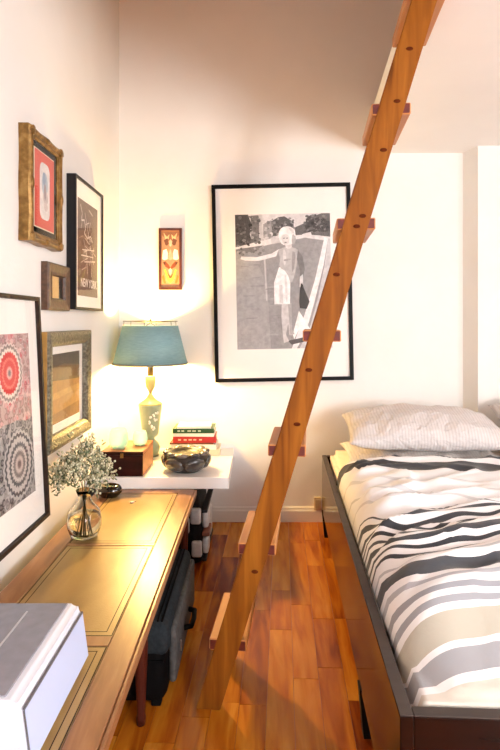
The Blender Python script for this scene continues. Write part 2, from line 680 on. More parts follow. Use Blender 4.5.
def make_duvet():
    root = bedloc('duvet', 'rumpled duvet striped in black, white, grey and beige on the bed', 'duvet', 0, 0, 0)
    nx, ny = 130, 170
    x0, x1, y0, y1 = 0.030, BWID - 0.030, 0.034, 1.52
    bm = bmesh.new()
    uvl = bm.loops.layers.uv.new('cloth')
    g = []
    coord = {}
    for j in range(ny + 1):
        fy = j / ny
        row = []
        for i in range(nx + 1):
            fx = i / nx
            x = x0 + (x1 - x0) * fx
            y = y0 + (y1 - y0) * fy
            e = min(fx, 1 - fx) * (x1 - x0)
            ef = fy * (y1 - y0)
            eh = (1 - fy) * (y1 - y0)
            z = 0.548
            # rounded sides tucked into the frame, long roll-off at the foot, soft turned edge at the head
            z -= 0.125 * (1 - math.sqrt(max(0.0, 1 - (1 - min(1, e / 0.13)) ** 2)))
            z -= 0.105 * (1 - smooth01(0.0, 0.34, ef)) ** 1.2
            z -= 0.03 * (1 - min(1, ef / 0.03)) ** 2
            z -= 0.062 * (1 - math.sqrt(max(0.0, 1 - (1 - min(1, eh / 0.07)) ** 2)))
            mid = smooth01(0.15, 0.45, y) * (1 - smooth01(1.0, 1.45, y))
            fold = 0.0
            s = y - 0.45 * (x - 0.3)
            fold += 0.011 * math.sin(s * 44 + 2.2 * noise.noise((x * 2.2, y * 2.2, 1.0))) * mid
            fold += 0.016 * noise.noise((x * 3.2, y * 4.5 - x * 2.0, 4.0))
            rg = 1 - abs(noise.noise((x * 4.0, y * 9.0 - x * 3.5, 17.0)))
            fold += 0.020 * (rg ** 6 - 0.3) * (0.25 + 0.75 * smooth01(0.3, 0.6, y))
            fold += 0.010 * noise.noise((x * 9, y * 14 - x * 5, 7.0)) * (0.4 + 0.6 * mid)
            z += fold * min(1, e / 0.06) * min(1, ef / 0.1) * min(1, eh / 0.05)
            v = bm.verts.new((x, y, max(z, 0.43 if e > 0.02 else 0.40)))
            Yw = y + 1.004
            tilt = 0.18 + 0.22 * math.exp(-((Yw - 1.48) / 0.2) ** 2) + 0.08 * smooth01(1.5, 1.7, Yw) - 0.26 * smooth01(1.75, 2.3, Yw)
            vv = Yw - tilt * (x - 0.22)
            vv -= 0.10 * max(0.0, 1 - e / 0.13) ** 1.5 * smooth01(1.15, 1.4, Yw)
            vv += 0.034 * noise.noise((x * 3.0, y * 3.0, 12.0)) * (0.15 + mid) + 0.016 * noise.noise((x * 9.0, y * 9.0, 22.0)) * mid + 0.05 * noise.noise((x * 2.5, y * 2.5, 32.0)) * smooth01(0.9, 1.2, y)
            coord[v] = (fx, (vv - 0.90) / 1.8)
            row.append(v)
        g.append(row)
    for j in range(ny):
        for i in range(nx):
            f = bm.faces.new((g[j][i], g[j][i + 1], g[j + 1][i + 1], g[j + 1][i]))
            for lp in f.loops:
                lp[uvl].uv = coord[lp.vert]
    o = obj('duvet_cover', bm, duvet_material(), root, True)
    md = o.modifiers.new('thick', 'SOLIDIFY')
    md.thickness = 0.012
    md.offset = -1
    return root


make_duvet()


def pillow_mesh(w, d, h, seed, wr=0.014):
    bm = bmesh.new()
    n, m = 44, 30
    top, bot = [], []
    for j in range(m + 1):
        rt, rb = [], []
        for i in range(n + 1):
            u, v = i / n * 2 - 1, j / m * 2 - 1
            pin = 1 - 0.10 * (u * u) * (1 - abs(v)) * 0
            x = u * w / 2 * (1 - 0.06 * (1 - abs(u)) * 0 - 0.05 * (1 - v * v) * 0) * pin
            x *= 1 - 0.05 * (1 - v * v) * abs(u) ** 6 * -1 * 0 + 0
            y = v * d / 2
            # pulled-in edges between the corners
            x *= 1 - 0.045 * (1 - v ** 2) * u * u
            y *= 1 - 0.06 * (1 - u ** 2) * v * v
            p = max(0.0, (1 - abs(u) ** 2.6)) ** 0.55 * max(0.0, (1 - abs(v) ** 2.6)) ** 0.55
            k = wr * (noise.noise((x * 9 + seed, y * 9, 0.3)) + 0.6 * noise.noise((x * 22, y * 14 + seed, 2.3))) * min(1, 3 * p)
            rt.append(bm.verts.new((x, y, h * 0.58 * p + k)))
            edge = i in (0, n) or j in (0, m)
            rb.append(rt[-1] if edge else bm.verts.new((x, y, -h * 0.42 * p ** 0.8 + 0.3 * k)))
        top.append(rt)
        bot.append(rb)
    for j in range(m):
        for i in range(n):
            bm.faces.new((top[j][i], top[j][i + 1], top[j + 1][i + 1], top[j + 1][i]))
            q = (bot[j][i], bot[j + 1][i], bot[j + 1][i + 1], bot[j][i + 1])
            if len({v.index if v.index >= 0 else id(v) for v in q}) == 4:
                try:
                    bm.faces.new(q)
                except ValueError:
                    pass
    return bm


def pillow_material(name, a, b2, stripe):
    m, t, b = nt(name)
    tc = t.nodes.new('ShaderNodeTexCoord')
    wv = t.nodes.new('ShaderNodeTexWave')
    wv.bands_direction = 'X'
    wv.inputs['Scale'].default_value = 22
    wv.inputs['Distortion'].default_value = 1.2
    wv.inputs['Detail'].default_value = 2
    link(t, tc.outputs['Object'], wv.inputs['Vector'])
    r = t.nodes.new('ShaderNodeValToRGB')
    r.color_ramp.elements[0].position = 0.5 - stripe
    r.color_ramp.elements[0].color = lin(a)
    r.color_ramp.elements[1].position = 0.9
    r.color_ramp.elements[1].color = lin(b2)
    link(t, wv.outputs['Fac'], r.inputs['Fac'])
    link(t, r.outputs['Color'], b.inputs['Base Color'])
    b.inputs['Roughness'].default_value = 0.85
    nz = t.nodes.new('ShaderNodeTexNoise')
    nz.inputs['Scale'].default_value = 22
    nz.inputs['Detail'].default_value = 4
    nz.inputs['Distortion'].default_value = 0.8
    link(t, tc.outputs['Object'], nz.inputs['Vector'])
    bp = t.nodes.new('ShaderNodeBump')
    bp.inputs['Strength'].default_value = 0.8
    bp.inputs['Distance'].default_value = 0.02
    link(t, nz.outputs['Fac'], bp.inputs['Height'])
    link(t, bp.outputs['Normal'], b.inputs['Normal'])
    return m


PILA = pillow_material('pillowcase_pinstripe', (212, 206, 204), (200, 193, 191), 0.2)
PILB = pillow_material('pillowcase_white', (222, 214, 208), (214, 206, 200), 0.1)


def pillow(label, lx, ly, z, rx, rz, w, d, h, seed, mat):
    p = bedloc('pillow', label, 'pillow', lx, ly, z, 0)
    o = obj('pillow_case', pillow_mesh(w, d, h, seed), mat, p, True)
    o.rotation_euler = (rx, 0, rz)
    return p


pillow('flat white pillow underneath, lying nearest the ladder', 0.47, 1.725, 0.506, 0.0, 0.01, 0.76, 0.40, 0.08, 3.1, PILB)
pillow('plump grey pinstripe pillow on top, nearest the ladder', 0.475, 1.70, 0.632, 0.15, -0.02, 0.76, 0.44, 0.17, 9.4, PILA)
pillow('grey pinstripe pillow at the right edge, by the wall step', 1.22, 1.72, 0.655, 0.30, -0.06, 0.70, 0.40, 0.18, 5.7, PILA)
pillow('lower pillow at the right edge, beneath a grey one', 1.22, 1.725, 0.510, 0.0, 0.0, 0.70, 0.40, 0.08, 2.2, PILB)

# ================================================================ white floating shelf
SHZ = 0.427
SHELF = flat('white_lacquer', (242, 240, 238), 0.35)
sh = obj('wall_shelf', B(LW, -0.134, 2.55, BW, 0.372, SHZ, 0.003), SHELF)
tag(sh, 'thick white floating shelf in the corner under the lamp', 'shelf')

# ================================================================ low table
TT = noisy('table_walnut', [(0.25, (110, 70, 42)), (0.5, (144, 98, 62)), (0.75, (170, 128, 88))], (16, 3, 16), 0.33, detail=6, distort=0.9, bump=0.03)
TLEA = noisy('table_leather', [(0.25, (136, 104, 56)), (0.5, (162, 130, 76)), (0.8, (182, 152, 98))], (7, 2.5, 7), 0.30, detail=6, distort=0.4, bump=0.08, bscale=220)
TLINE = flat('tooled_line', (52, 34, 18), 0.6, spec=0.2)
TLEG = noisy('table_leg_mahogany', [(0.3, (60, 20, 11)), (0.7, (84, 32, 17))], (20, 20, 3), 0.5, spec=0.2)
TZ = 0.373
TX0, TX1, TY0, TY1 = -0.750, -0.283, 0.62, 2.545
tab = thing('low_table', 'long low wooden table with tan leather inlaid panels', 'table', ((TX0 + TX1) / 2, (TY0 + TY1) / 2, 0.0))
tcx, tcy = (TX0 + TX1) / 2, (TY0 + TY1) / 2


def TB(x0, x1, y0, y1, z0, z1, bev=0.0):
    return B(x0 - tcx, x1 - tcx, y0 - tcy, y1 - tcy, z0, z1, bev)


PX0, PX1 = -0.672, -0.362
panels = ((0.72, 1.315), (1.355, 1.905), (1.925, 2.49))
# wooden border of the top: stiles and rails round the leather
obj('border', TB(TX0, PX0, TY0, TY1, TZ - 0.026, TZ, 0.004), TT, tab)
obj('border', TB(PX1, TX1 - 0.012, TY0, TY1, TZ - 0.026, TZ, 0.002), TT, tab)
obj('edge_moulding', TB(TX1 - 0.0118, TX1, TY0, TY1, TZ - 0.030, TZ - 0.003, 0.004), TT, tab)
ys = [TY0] + [v for p in panels for v in p] + [TY1]
for k in range(0, len(ys), 2):
    obj('border', TB(PX0 + 0.0005, PX1 - 0.0005, ys[k], ys[k + 1], TZ - 0.026, TZ, 0.001), TT, tab)
for y0, y1 in panels:
    p = obj('leather_panel', TB(PX0 + 0.001, PX1 - 0.001, y0 + 0.001, y1 - 0.001, TZ - 0.012, TZ - 0.0012), TLEA, tab)
    i = 0.020
    bm = bmesh.new()
    for ins, wd in ((0.002, 0.0030), (0.020, 0.0022)):
        a0, a1, b0, b1 = PX0 + ins, PX1 - ins, y0 + ins, y1 - ins
        for q in ((a0, a1, b0, b0 + wd), (a0, a1, b1 - wd, b1), (a0, a0 + wd, b0, b1), (a1 - wd, a1, b0, b1)):
            box(bm, q[0] - tcx, q[1] - tcx, q[2] - tcy, q[3] - tcy, TZ - 0.0022, TZ - 0.0009)
    obj('tooled_line', bm, TLINE, p)
for x0, x1 in ((TX0 + 0.02, TX0 + 0.04), (TX1 - 0.05, TX1 - 0.03)):
    obj('apron', TB(x0, x1, TY0 + 0.04, TY1 - 0.04, TZ - 0.075, TZ - 0.0262), TLEG, tab)
for ly in (TY0 + 0.06, 1.56, TY1 - 0.06):
    for lx in (TX0 + 0.045, TX1 - 0.052):
        bm = bmesh.new()
        lathe(bm, [(0, 0), (0.012, 0), (0.014, 0.02), (0.012, 0.03), (0.019, 0.20), (0.020, 0.26), (0.016, 0.268), (0.022, 0.28), (0.022, TZ - 0.0765), (0, TZ - 0.0765)], 14, (lx - tcx, ly - tcy, 0))
        obj('leg', bm, TLEG, tab, True)

# ================================================================ suitcase and bag under the table
SUI = noisy('suitcase_canvas', [(0.3, (30, 35, 39)), (0.7, (44, 50, 54))], (90, 90, 90), 0.8, bump=0.1, spec=0.1)
SUB = flat('suitcase_black', (8, 8, 9), 0.7, spec=0.08)
SUG = noisy('suitcase_grey_panel', [(0.3, (66, 66, 66)), (0.7, (88, 88, 87))], (60, 60, 60), 0.8, spec=0.1)
su = thing('suitcase', 'dark grey soft suitcase lying flat beneath the low table', 'suitcase', (-0.50, 1.90, 0.0))
obj('body', B(-0.235, 0.228, -0.285, 0.285, 0.012, 0.235, 0.035, 4), SUB, su, True)
obj('lid', B(-0.232, 0.236, -0.288, 0.288, 0.150, 0.252, 0.032, 4), SUI, su, True)
obj('side_panel', B(0.2282, 0.252, -0.24, 0.25, 0.05, 0.222, 0.010, 2), SUG, su, True)
obj('zip', B(0.196, 0.201, -0.26, 0.26, 0.2505, 0.2545), SUB, su)
obj('zip', B(0.209, 0.214, -0.26, 0.26, 0.2505, 0.2540), SUB, su)
obj('zip', B(-0.2, 0.22, -0.2895, -0.284, 0.143, 0.150), SUB, su)
bm = bmesh.new()
tube(bm, [(0.252, -0.06, 0.12), (0.275, -0.05, 0.12), (0.278, 0.0, 0.12), (0.275, 0.05, 0.12), (0.252, 0.06, 0.12)], 0.009, 8)
obj('handle', bm, SUB, su, True)
obj('zip_puller', B(0.252, 0.257, -0.16, -0.152, 0.10, 0.135, 0.002), flat('brushed_nickel', (190, 186, 180), 0.3, 1.0), su)
for yy in (-0.27, 0.24):
    for xx in (-0.2, 0.18):
        obj('foot', B(xx, xx + 0.03, yy, yy + 0.03, 0.0, 0.02, 0.004), SUB, su)

BAG = noisy('black_nylon', [(0.3, (8, 8, 9)), (0.7, (18, 18, 19))], (30, 30, 30), 0.6, bump=0.2, spec=0.15)
SILV = noisy('pale_plastic', [(0.3, (168, 166, 164)), (0.7, (208, 206, 202))], (25, 25, 25), 0.4)
bg = thing('tote_bag', 'bulging black bag with pale grey pockets standing beneath the white shelf', 'bag', (-0.40, 2.76, 0.0))
bm = B(-0.17, 0.14, -0.20, 0.24, 0.0, 0.34, 0.045, 4)
for v in bm.verts:
    k = noise.noise((v.co.x * 9, v.co.y * 9, v.co.z * 9))
    v.co.x += 0.016 * k
    if v.co.z > 0.25:
        v.co.x *= 0.86
obj('body', bm, BAG, bg, True)
for (y0, y1, z0, z1, r, mm) in ((-0.17, -0.06, 0.17, 0.26, 0.02, SILV), (-0.165, -0.09, 0.045, 0.12, 0.02, SILV), (-0.035, 0.05, 0.08, 0.23, 0.02, SILV)):
    obj('pocket', B(0.135, 0.168, y0, y1, z0, z1, r * 0.7, 3), mm, bg, True)
obj('pocket_band', B(0.137, 0.172, -0.178, -0.05, 0.135, 0.155, 0.004), flat('copper_band', (128, 74, 54), 0.5), bg)
for z0, dx in ((0.035, 0.0), (0.265, 0.004)):
    obj('strap', B(0.136, 0.160 + dx, -0.19, 0.20, z0 - 0.014, z0, 0.004), flat('strap_black', (20, 20, 22), 0.6), bg)
for yy in (-0.21,):
    for xx, zz, cc in ((0.03, 0.20, SILV), (0.09, 0.09, SILV), (0.085, 0.245, SILV)):
        obj('pocket', B(xx, xx + 0.05, yy - 0.008, yy + 0.02, zz - 0.04, zz + 0.035, 0.01, 3), cc, bg, True)

# ================================================================ pictures on the left wall
DKW = noisy('dark_wood_frame', [(0.3, (30, 20, 16)), (0.7, (50, 34, 27))], (30, 30, 30), 0.5, spec=0.2)
CHAR = flat('charcoal_frame', (34, 34, 36), 0.5, spec=0.15)
GOLD = noisy('antique_gilt', [(0.25, (84, 58, 24)), (0.5, (132, 98, 48)), (0.75, (170, 136, 80))], (38, 38, 38), 0.38, metal=0.55, bump=0.3)
PEW = noisy('carved_pewter', [(0.3, (70, 66, 54)), (0.55, (112, 108, 92)), (0.75, (150, 146, 128))], (90, 90, 90), 0.4, metal=0.4, bump=0.8)
BRASSY = noisy('gilt_edge', [(0.3, (150, 112, 54)), (0.7, (182, 142, 78))], (20, 20, 20), 0.45, metal=0.3)


def picture(name, label, side, a0, a1, z0, z1, wallc, prof, fmat, tilt=0.0, lean=0.0, n=1, wave=0.0, fmats=None):
    """a0..a1 along the wall; returns the root at the picture's base plus width, height"""
    w, h = a1 - a0, z1 - z0
    loc = (wallc, (a0 + a1) / 2, z0) if side == 'left' else ((a0 + a1) / 2, wallc, z0)
    r = thing(name, label, 'picture', loc)
    hang(r, side, tilt, lean)
    obj('frame', frame_sweep(bmesh.new(), w, h, prof, n, wave), fmat, r)
    return r, w, h


def sheet(name, r, x0, x1, y0, y1, z, mat, t=0.002):
    return obj(name, B(x0, x1, y0, y1, z - t, z), mat, r)


# -- large poster with medallions
def medallion_material():
    m, t, b = nt('medallion_poster')
    N = t.nodes
    tc = N.new('ShaderNodeTexCoord')
    P = tc.outputs['Object']
    def math_(op, a, b2=None, c=None):
        nd = N.new('ShaderNodeMath')
        nd.operation = op
        for i, v in enumerate((a, b2, c)):
            if v is None:
                continue
            if isinstance(v, (int, float)):
                nd.inputs[i].default_value = v
            else:
                link(t, v, nd.inputs[i])
        return nd.outputs[0]
    def ramp(fac, stops, const=True):
        rp_ = N.new('ShaderNodeValToRGB')
        if const:
            rp_.color_ramp.interpolation = 'CONSTANT'
        el = rp_.color_ramp.elements
        while len(el) < len(stops):
            el.new(0.5)
        for e, (p, c) in zip(el, stops):
            e.position = p
            e.color = lin(c)
        link(t, fac, rp_.inputs[0])
        return rp_.outputs[0]
    def mix(f, a, b2):
        nd = N.new('ShaderNodeMix')
        nd.data_type = 'RGBA'
        if isinstance(f, (int, float)):
            nd.inputs['Factor'].default_value = f
        else:
            link(t, f, nd.inputs['Factor'])
        link(t, a, nd.inputs['A'])
        link(t, b2, nd.inputs['B'])
        return nd.outputs['Result']
    sp = N.new('ShaderNodeSeparateXYZ')
    link(t, P, sp.inputs[0])
    X, Y = sp.outputs['X'], sp.outputs['Y']
    vor = N.new('ShaderNodeTexVoronoi')
    vor.inputs['Scale'].default_value = 42
    link(t, P, vor.inputs['Vector'])
    v2 = N.new('ShaderNodeTexVoronoi')
    v2.inputs['Scale'].default_value = 17
    link(t, P, v2.inputs['Vector'])
    redfill = ramp(vor.outputs['Distance'], [(0.0, (196, 70, 84)), (0.22, (206, 150, 152)), (0.40, (140, 100, 102)), (0.55, (216, 186, 180))])
    redblob = ramp(v2.outputs['Distance'], [(0.0, (186, 40, 62)), (0.22, (208, 168, 164)), (0.5, (150, 128, 122))])
    redfield = mix(0.5, redfill, redblob)
    greyfill = ramp(vor.outputs['Distance'], [(0.0, (40, 38, 44)), (0.2, (142, 138, 138)), (0.40, (54, 52, 58)), (0.56, (178, 174, 170))])
    greyblob = ramp(v2.outputs['Distance'], [(0.0, (60, 58, 66)), (0.25, (150, 148, 150)), (0.5, (52, 50, 56))])
    greyfield = mix(0.4, greyfill, greyblob)
    wob = N.new('ShaderNodeTexNoise')
    wob.inputs['Scale'].default_value = 9
    link(t, P, wob.inputs['Vector'])
    seam = math_('ADD', Y, math_('MULTIPLY', math_('SUBTRACT', wob.outputs['Fac'], 0.5), 0.06))
    lower = math_('LESS_THAN', seam, 0.375)
    def rings(cx, cy, rad, base, stops):
        dx, dy = math_('SUBTRACT', X, cx), math_('SUBTRACT', Y, cy)
        r2 = math_('SQRT', math_('ADD', math_('MULTIPLY', dx, dx), math_('MULTIPLY', dy, dy)))
        ang = math_('ARCTAN2', dy, dx)
        pet = math_('MULTIPLY', math_('SINE', math_('MULTIPLY', ang, 26.0)), 0.03)
        rr = math_('ADD', math_('DIVIDE', r2, rad), pet)
        col = ramp(rr, stops)
        return mix(math_('LESS_THAN', rr, 0.97), base, col)
    redfield = rings(0.046, 0.532, 0.098, redfield, [(0.0, (120, 110, 108)), (0.10, (222, 170, 160)), (0.2, (206, 62, 58)), (0.42, (226, 120, 104)), (0.5, (204, 60, 58)), (0.68, (226, 214, 200)), (0.8, (140, 126, 120)), (0.9, (214, 196, 188))])
    greyfield = rings(0.085, 0.235, 0.112, greyfield, [(0.0, (110, 92, 92)), (0.12, (196, 180, 172)), (0.25, (120, 112, 112)), (0.38, (198, 190, 184)), (0.5, (86, 84, 88)), (0.62, (190, 184, 180)), (0.78, (74, 72, 78)), (0.88, (180, 178, 176))])
    col = mix(lower, redfield, greyfield)
    link(t, col, b.inputs['Base Color'])
    b.inputs['Roughness'].default_value = 0.7
    return m


thin = lambda wd, dp: [(0, 0), (0, dp), (wd, dp), (wd, 0.004), (wd, 0)]
r, w, h = picture('framed_poster', 'large framed poster of red and grey medallion patterns, at the left edge', 'left', 1.372, 1.937, 0.468, 1.250, LW + 0.042, thin(0.014, 0.022), DKW, lean=-0.048)
sheet('mat_board', r, -w / 2 + 0.012, w / 2 - 0.012, 0.012, h - 0.012, 0.008, MATBOARD)
sheet('poster_print', r, -w / 2 + 0.085, w / 2 - 0.085, 0.115, 0.655, 0.0092, medallion_material(), 0.001)
sheet('glass', r, -w / 2 + 0.0142, w / 2 - 0.0142, 0.0142, h - 0.0142, 0.0150, PANE, 0.002)

# -- ornate gold frame
gp = [(0, 0), (0, 0.034), (0.004, 0.042), (0.010, 0.045), (0.018, 0.043), (0.024, 0.039), (0.030, 0.040), (0.036, 0.036), (0.038, 0.034), (0.038, 0)]
r, w, h = picture('ornate_picture', 'ornate scalloped gold frame around a red-matted picture', 'left', 1.820, 2.122, 1.437, 1.834, LW, gp, GOLD, n=24, wave=0.004)
bm = bmesh.new()
for sx in (-1, 1):
    for yy in (0.02, h - 0.02):
        cx = sx * (w / 2 - 0.02)
        o = obj('corner_ornament', ellipsoid(bmesh.new(), (cx, yy, 0.042), (0.015, 0.015, 0.007), u=10, v=7), GOLD, r, True)
        for a in range(5):
            th = math.atan2((yy - h / 2), cx) + (a - 2) * 0.55
            obj('leaf_scroll', ellipsoid(bmesh.new(), (cx + 0.013 * math.cos(th), yy + 0.013 * math.sin(th), 0.043), (0.007, 0.007, 0.005), u=8, v=6), GOLD, o, True)
bm.free()
for px_, py_ in ((0, h - 0.014), (0, 0.014), (w / 2 - 0.014, h / 2), (-w / 2 + 0.014, h / 2)):
    obj('centre_ornament', ellipsoid(bmesh.new(), (px_, py_, 0.041), (0.024 if py_ != h / 2 else 0.010, 0.010 if py_ != h / 2 else 0.026, 0.008), u=10, v=7), GOLD, r, True)
iw, ih = w / 2 - 0.037, 0.037
sheet('black_liner', r, -iw - 0.0008, iw + 0.0008, ih - 0.0008, h - ih + 0.0008, 0.028, flat('black_liner', (8, 7, 7), 0.7, spec=0.05))
sheet('cream_slip', r, -iw + 0.022, iw - 0.022, ih + 0.022, h - ih - 0.022, 0.0292, flat('cream_slip', (232, 218, 190), 0.7), 0.001)
sheet('red_mat', r, -iw + 0.026, iw - 0.026, ih + 0.026, h - ih - 0.026, 0.0304, flat('red_mat', (206, 86, 74), 0.8), 0.001)
aw, ah = 0.092, 0.205
def rrect(x0, y0, x1, y1, rx, ry, n=5):
    P_ = []
    for cx, cy, a in ((x1 - rx, y1 - ry, 0), (x0 + rx, y1 - ry, 1), (x0 + rx, y0 + ry, 2), (x1 - rx, y0 + ry, 3)):
        for i in range(n + 1):
            th = (a + i / n) * PI / 2
            P_.append((cx + rx * math.cos(th), cy + ry * math.sin(th)))
    return P_
flat_art('small_print', [(rrect(0, 0, 1, 1, 0.3, 0.15), (226, 220, 216)), (circ(0.5, 0.62, 0.3, 0.22), (176, 188, 200)), (circ(0.42, 0.72, 0.16, 0.12), (142, 160, 182)),
                         (circ(0.58, 0.40, 0.26, 0.12), (196, 184, 182)), (circ(0.52, 0.5, 0.12, 0.14), (150, 138, 140)), (circ(0.6, 0.24, 0.2, 0.08), (206, 192, 188))], r, -aw / 2, h / 2 - ah / 2, aw, ah, 0.0307)
sheet('glass', r, -iw + 0.001, iw - 0.001, ih + 0.001, h - ih - 0.001, 0.0328, PANE, 0.0012)

# -- tall city poster
r, w, h = picture('city_poster', 'tall charcoal-framed brown city map poster with white lettering', 'left', 2.281, 2.690, 1.215, 1.790, LW, thin(0.011, 0.040), CHAR)
sheet('mat_board', r, -w / 2 + 0.010, w / 2 - 0.010, 0.010, h - 0.010, 0.030, flat('cream_mat_board', (250, 247, 240), 0.8))
rr_ = random.Random(5)
mapp = [([(0, 0), (1, 0), (1, 1), (0, 1)], (98, 76, 66))]
def stroke(p, q, wd, c):
    d = math.hypot(q[0] - p[0], q[1] - p[1]) or 1
    nx_, ny_ = -(q[1] - p[1]) / d * wd, (q[0] - p[0]) / d * wd
    mapp.append(([(p[0] + nx_, p[1] + ny_), (q[0] + nx_, q[1] + ny_), (q[0] - nx_, q[1] - ny_), (p[0] - nx_, p[1] - ny_)], c))
for k in range(34):
    cx, cy = 0.5 + rr_.gauss(0, 0.16), 0.55 + rr_.gauss(0, 0.15)
    a = rr_.choice((0.4, 1.97, 1.2, -0.4))
    L = rr_.uniform(0.06, 0.2)
    stroke((cx - L * math.cos(a), cy - L * 0.5 * math.sin(a)), (cx + L * math.cos(a), cy + L * 0.5 * math.sin(a)), 0.006, rr_.choice(((176, 160, 150), (204, 192, 184), (150, 128, 116))))
pts_ = [(0.12, 0.94), (0.2, 0.86), (0.17, 0.78), (0.3, 0.80), (0.36, 0.72), (0.3, 0.66), (0.45, 0.62), (0.62, 0.66), (0.7, 0.6)]
for p, q in zip(pts_[:-1], pts_[1:]):
    stroke(p, q, 0.009, (214, 204, 198))
for p, q in (((0.2, 0.48), (0.8, 0.52)), ((0.15, 0.42), (0.75, 0.44)), ((0.3, 0.36), (0.85, 0.40)), ((0.4, 0.5), (0.45, 0.24)), ((0.6, 0.56), (0.66, 0.22))):
    stroke(p, q, 0.006, (220, 210, 204))
pw0, pw1, ph0, ph1 = -w / 2 + 0.050, w / 2 - 0.068, 0.062, 0.488
cp = flat_art('poster_print', mapp, r, pw0, ph0, pw1 - pw0, ph1 - ph0, 0.0304)
cu = bpy.data.curves.new('lettering', 'FONT')
cu.body = 'NEW YORK'
cu.size = 0.047
cu.align_x = 'CENTER'
cu.offset = 0.0012
tmp = bpy.data.objects.new('lettering_curve', cu)
COL.objects.link(tmp)
bpy.context.view_layer.update()
me = bpy.data.meshes.new_from_object(tmp.evaluated_get(bpy.context.evaluated_depsgraph_get()))
bpy.data.objects.remove(tmp)
me.materials.append(flat('white_ink', (236, 228, 224), 0.6))
lt = bpy.data.objects.new('lettering', me)
COL.objects.link(lt)
lt.parent = r
wd_ = max(v.co.x for v in me.vertices) - min(v.co.x for v in me.vertices)
lt.scale = (0.80 * (pw1 - pw0) / wd_, 1.1, 1)
lt.location = ((pw0 + pw1) / 2, ph0 + 0.042, 0.0345)
sheet('glass', r, -w / 2 + 0.0112, w / 2 - 0.0112, 0.0112, h - 0.0112, 0.0380, PANE, 0.0012)

# -- small dark frame
r, w, h = picture('small_picture', 'small dark brown wide-framed picture with a golden centre', 'left', 2.012, 2.245, 1.206, 1.388, LW, [(0, 0), (0, 0.024), (0.006, 0.030), (0.034, 0.024), (0.044, 0.026), (0.048, 0.016), (0.048, 0)], noisy('small_frame_wood', [(0.3, (60, 40, 28)), (0.7, (96, 68, 48))], (60, 60, 60), 0.45, bump=0.2))
sheet('golden_print', r, -w / 2 + 0.046, w / 2 - 0.046, 0.046, h - 0.046, 0.010, noisy('golden_print_ink', [(0.3, (196, 150, 84)), (0.7, (222, 186, 118))], (12, 12, 12), 0.6))
sheet('dark_reflection', r, w / 2 - 0.080, w / 2 - 0.0462, 0.0462, h - 0.0462, 0.0112, flat('painted_reflection', (26, 20, 16), 0.6), 0.001)  # dark reflection at the right of the picture, painted as a strip
sheet('glass', r, -w / 2 + 0.0482, w / 2 - 0.0482, 0.0482, h - 0.0482, 0.0135, PANE, 0.0012)

# -- pewter frame
r, w, h = picture('landscape_picture', 'carved pewter-framed picture hanging beside the lamp', 'left', 2.003, 2.522, 0.663, 1.124, LW, [(0, 0), (0, 0.028), (0.004, 0.033), (0.018, 0.036), (0.045, 0.030), (0.056, 0.022), (0.060, 0.014), (0.060, 0)], PEW)
bm = B(-w / 2 - 0.003, -w / 2 - 0.0003, 0.0, h, 0.0, 0.027, 0.001)
obj('gilt_side', bm, BRASSY, r)
obj('gilt_side', B(w / 2 + 0.0003, w / 2 + 0.003, 0.0, h, 0.0, 0.027, 0.001), BRASSY, r)
sheet('mat_board', r, -w / 2 + 0.058, w / 2 - 0.058, 0.058, h - 0.058, 0.008, MATBOARD)
lw_, lh_ = w - 0.2, h - 0.185
flat_art('brown_print_lamp_glow', [([(0, 0), (1, 0), (1, 1), (0, 1)], (178, 126, 66)), ([(0, 0.62), (1, 0.56), (1, 1), (0, 1)], (112, 82, 54)), ([(0, 0), (1, 0), (1, 0.2), (0, 0.14)], (146, 98, 48)),  # gold tones paint the lamp's reflection into a dark brown print
                             ([(0, 0.8), (0.4, 0.84), (1, 0.78), (1, 1), (0, 1)], (84, 66, 50)), ([(0, 0.34), (1, 0.40), (1, 0.48), (0, 0.44)], (194, 144, 80))], r, -lw_ / 2, 0.095, lw_, lh_, 0.0083)
sheet('glass', r, -w / 2 + 0.0605, w / 2 - 0.0605, 0.0605, h - 0.0605, 0.0125, PANE, 0.0015)

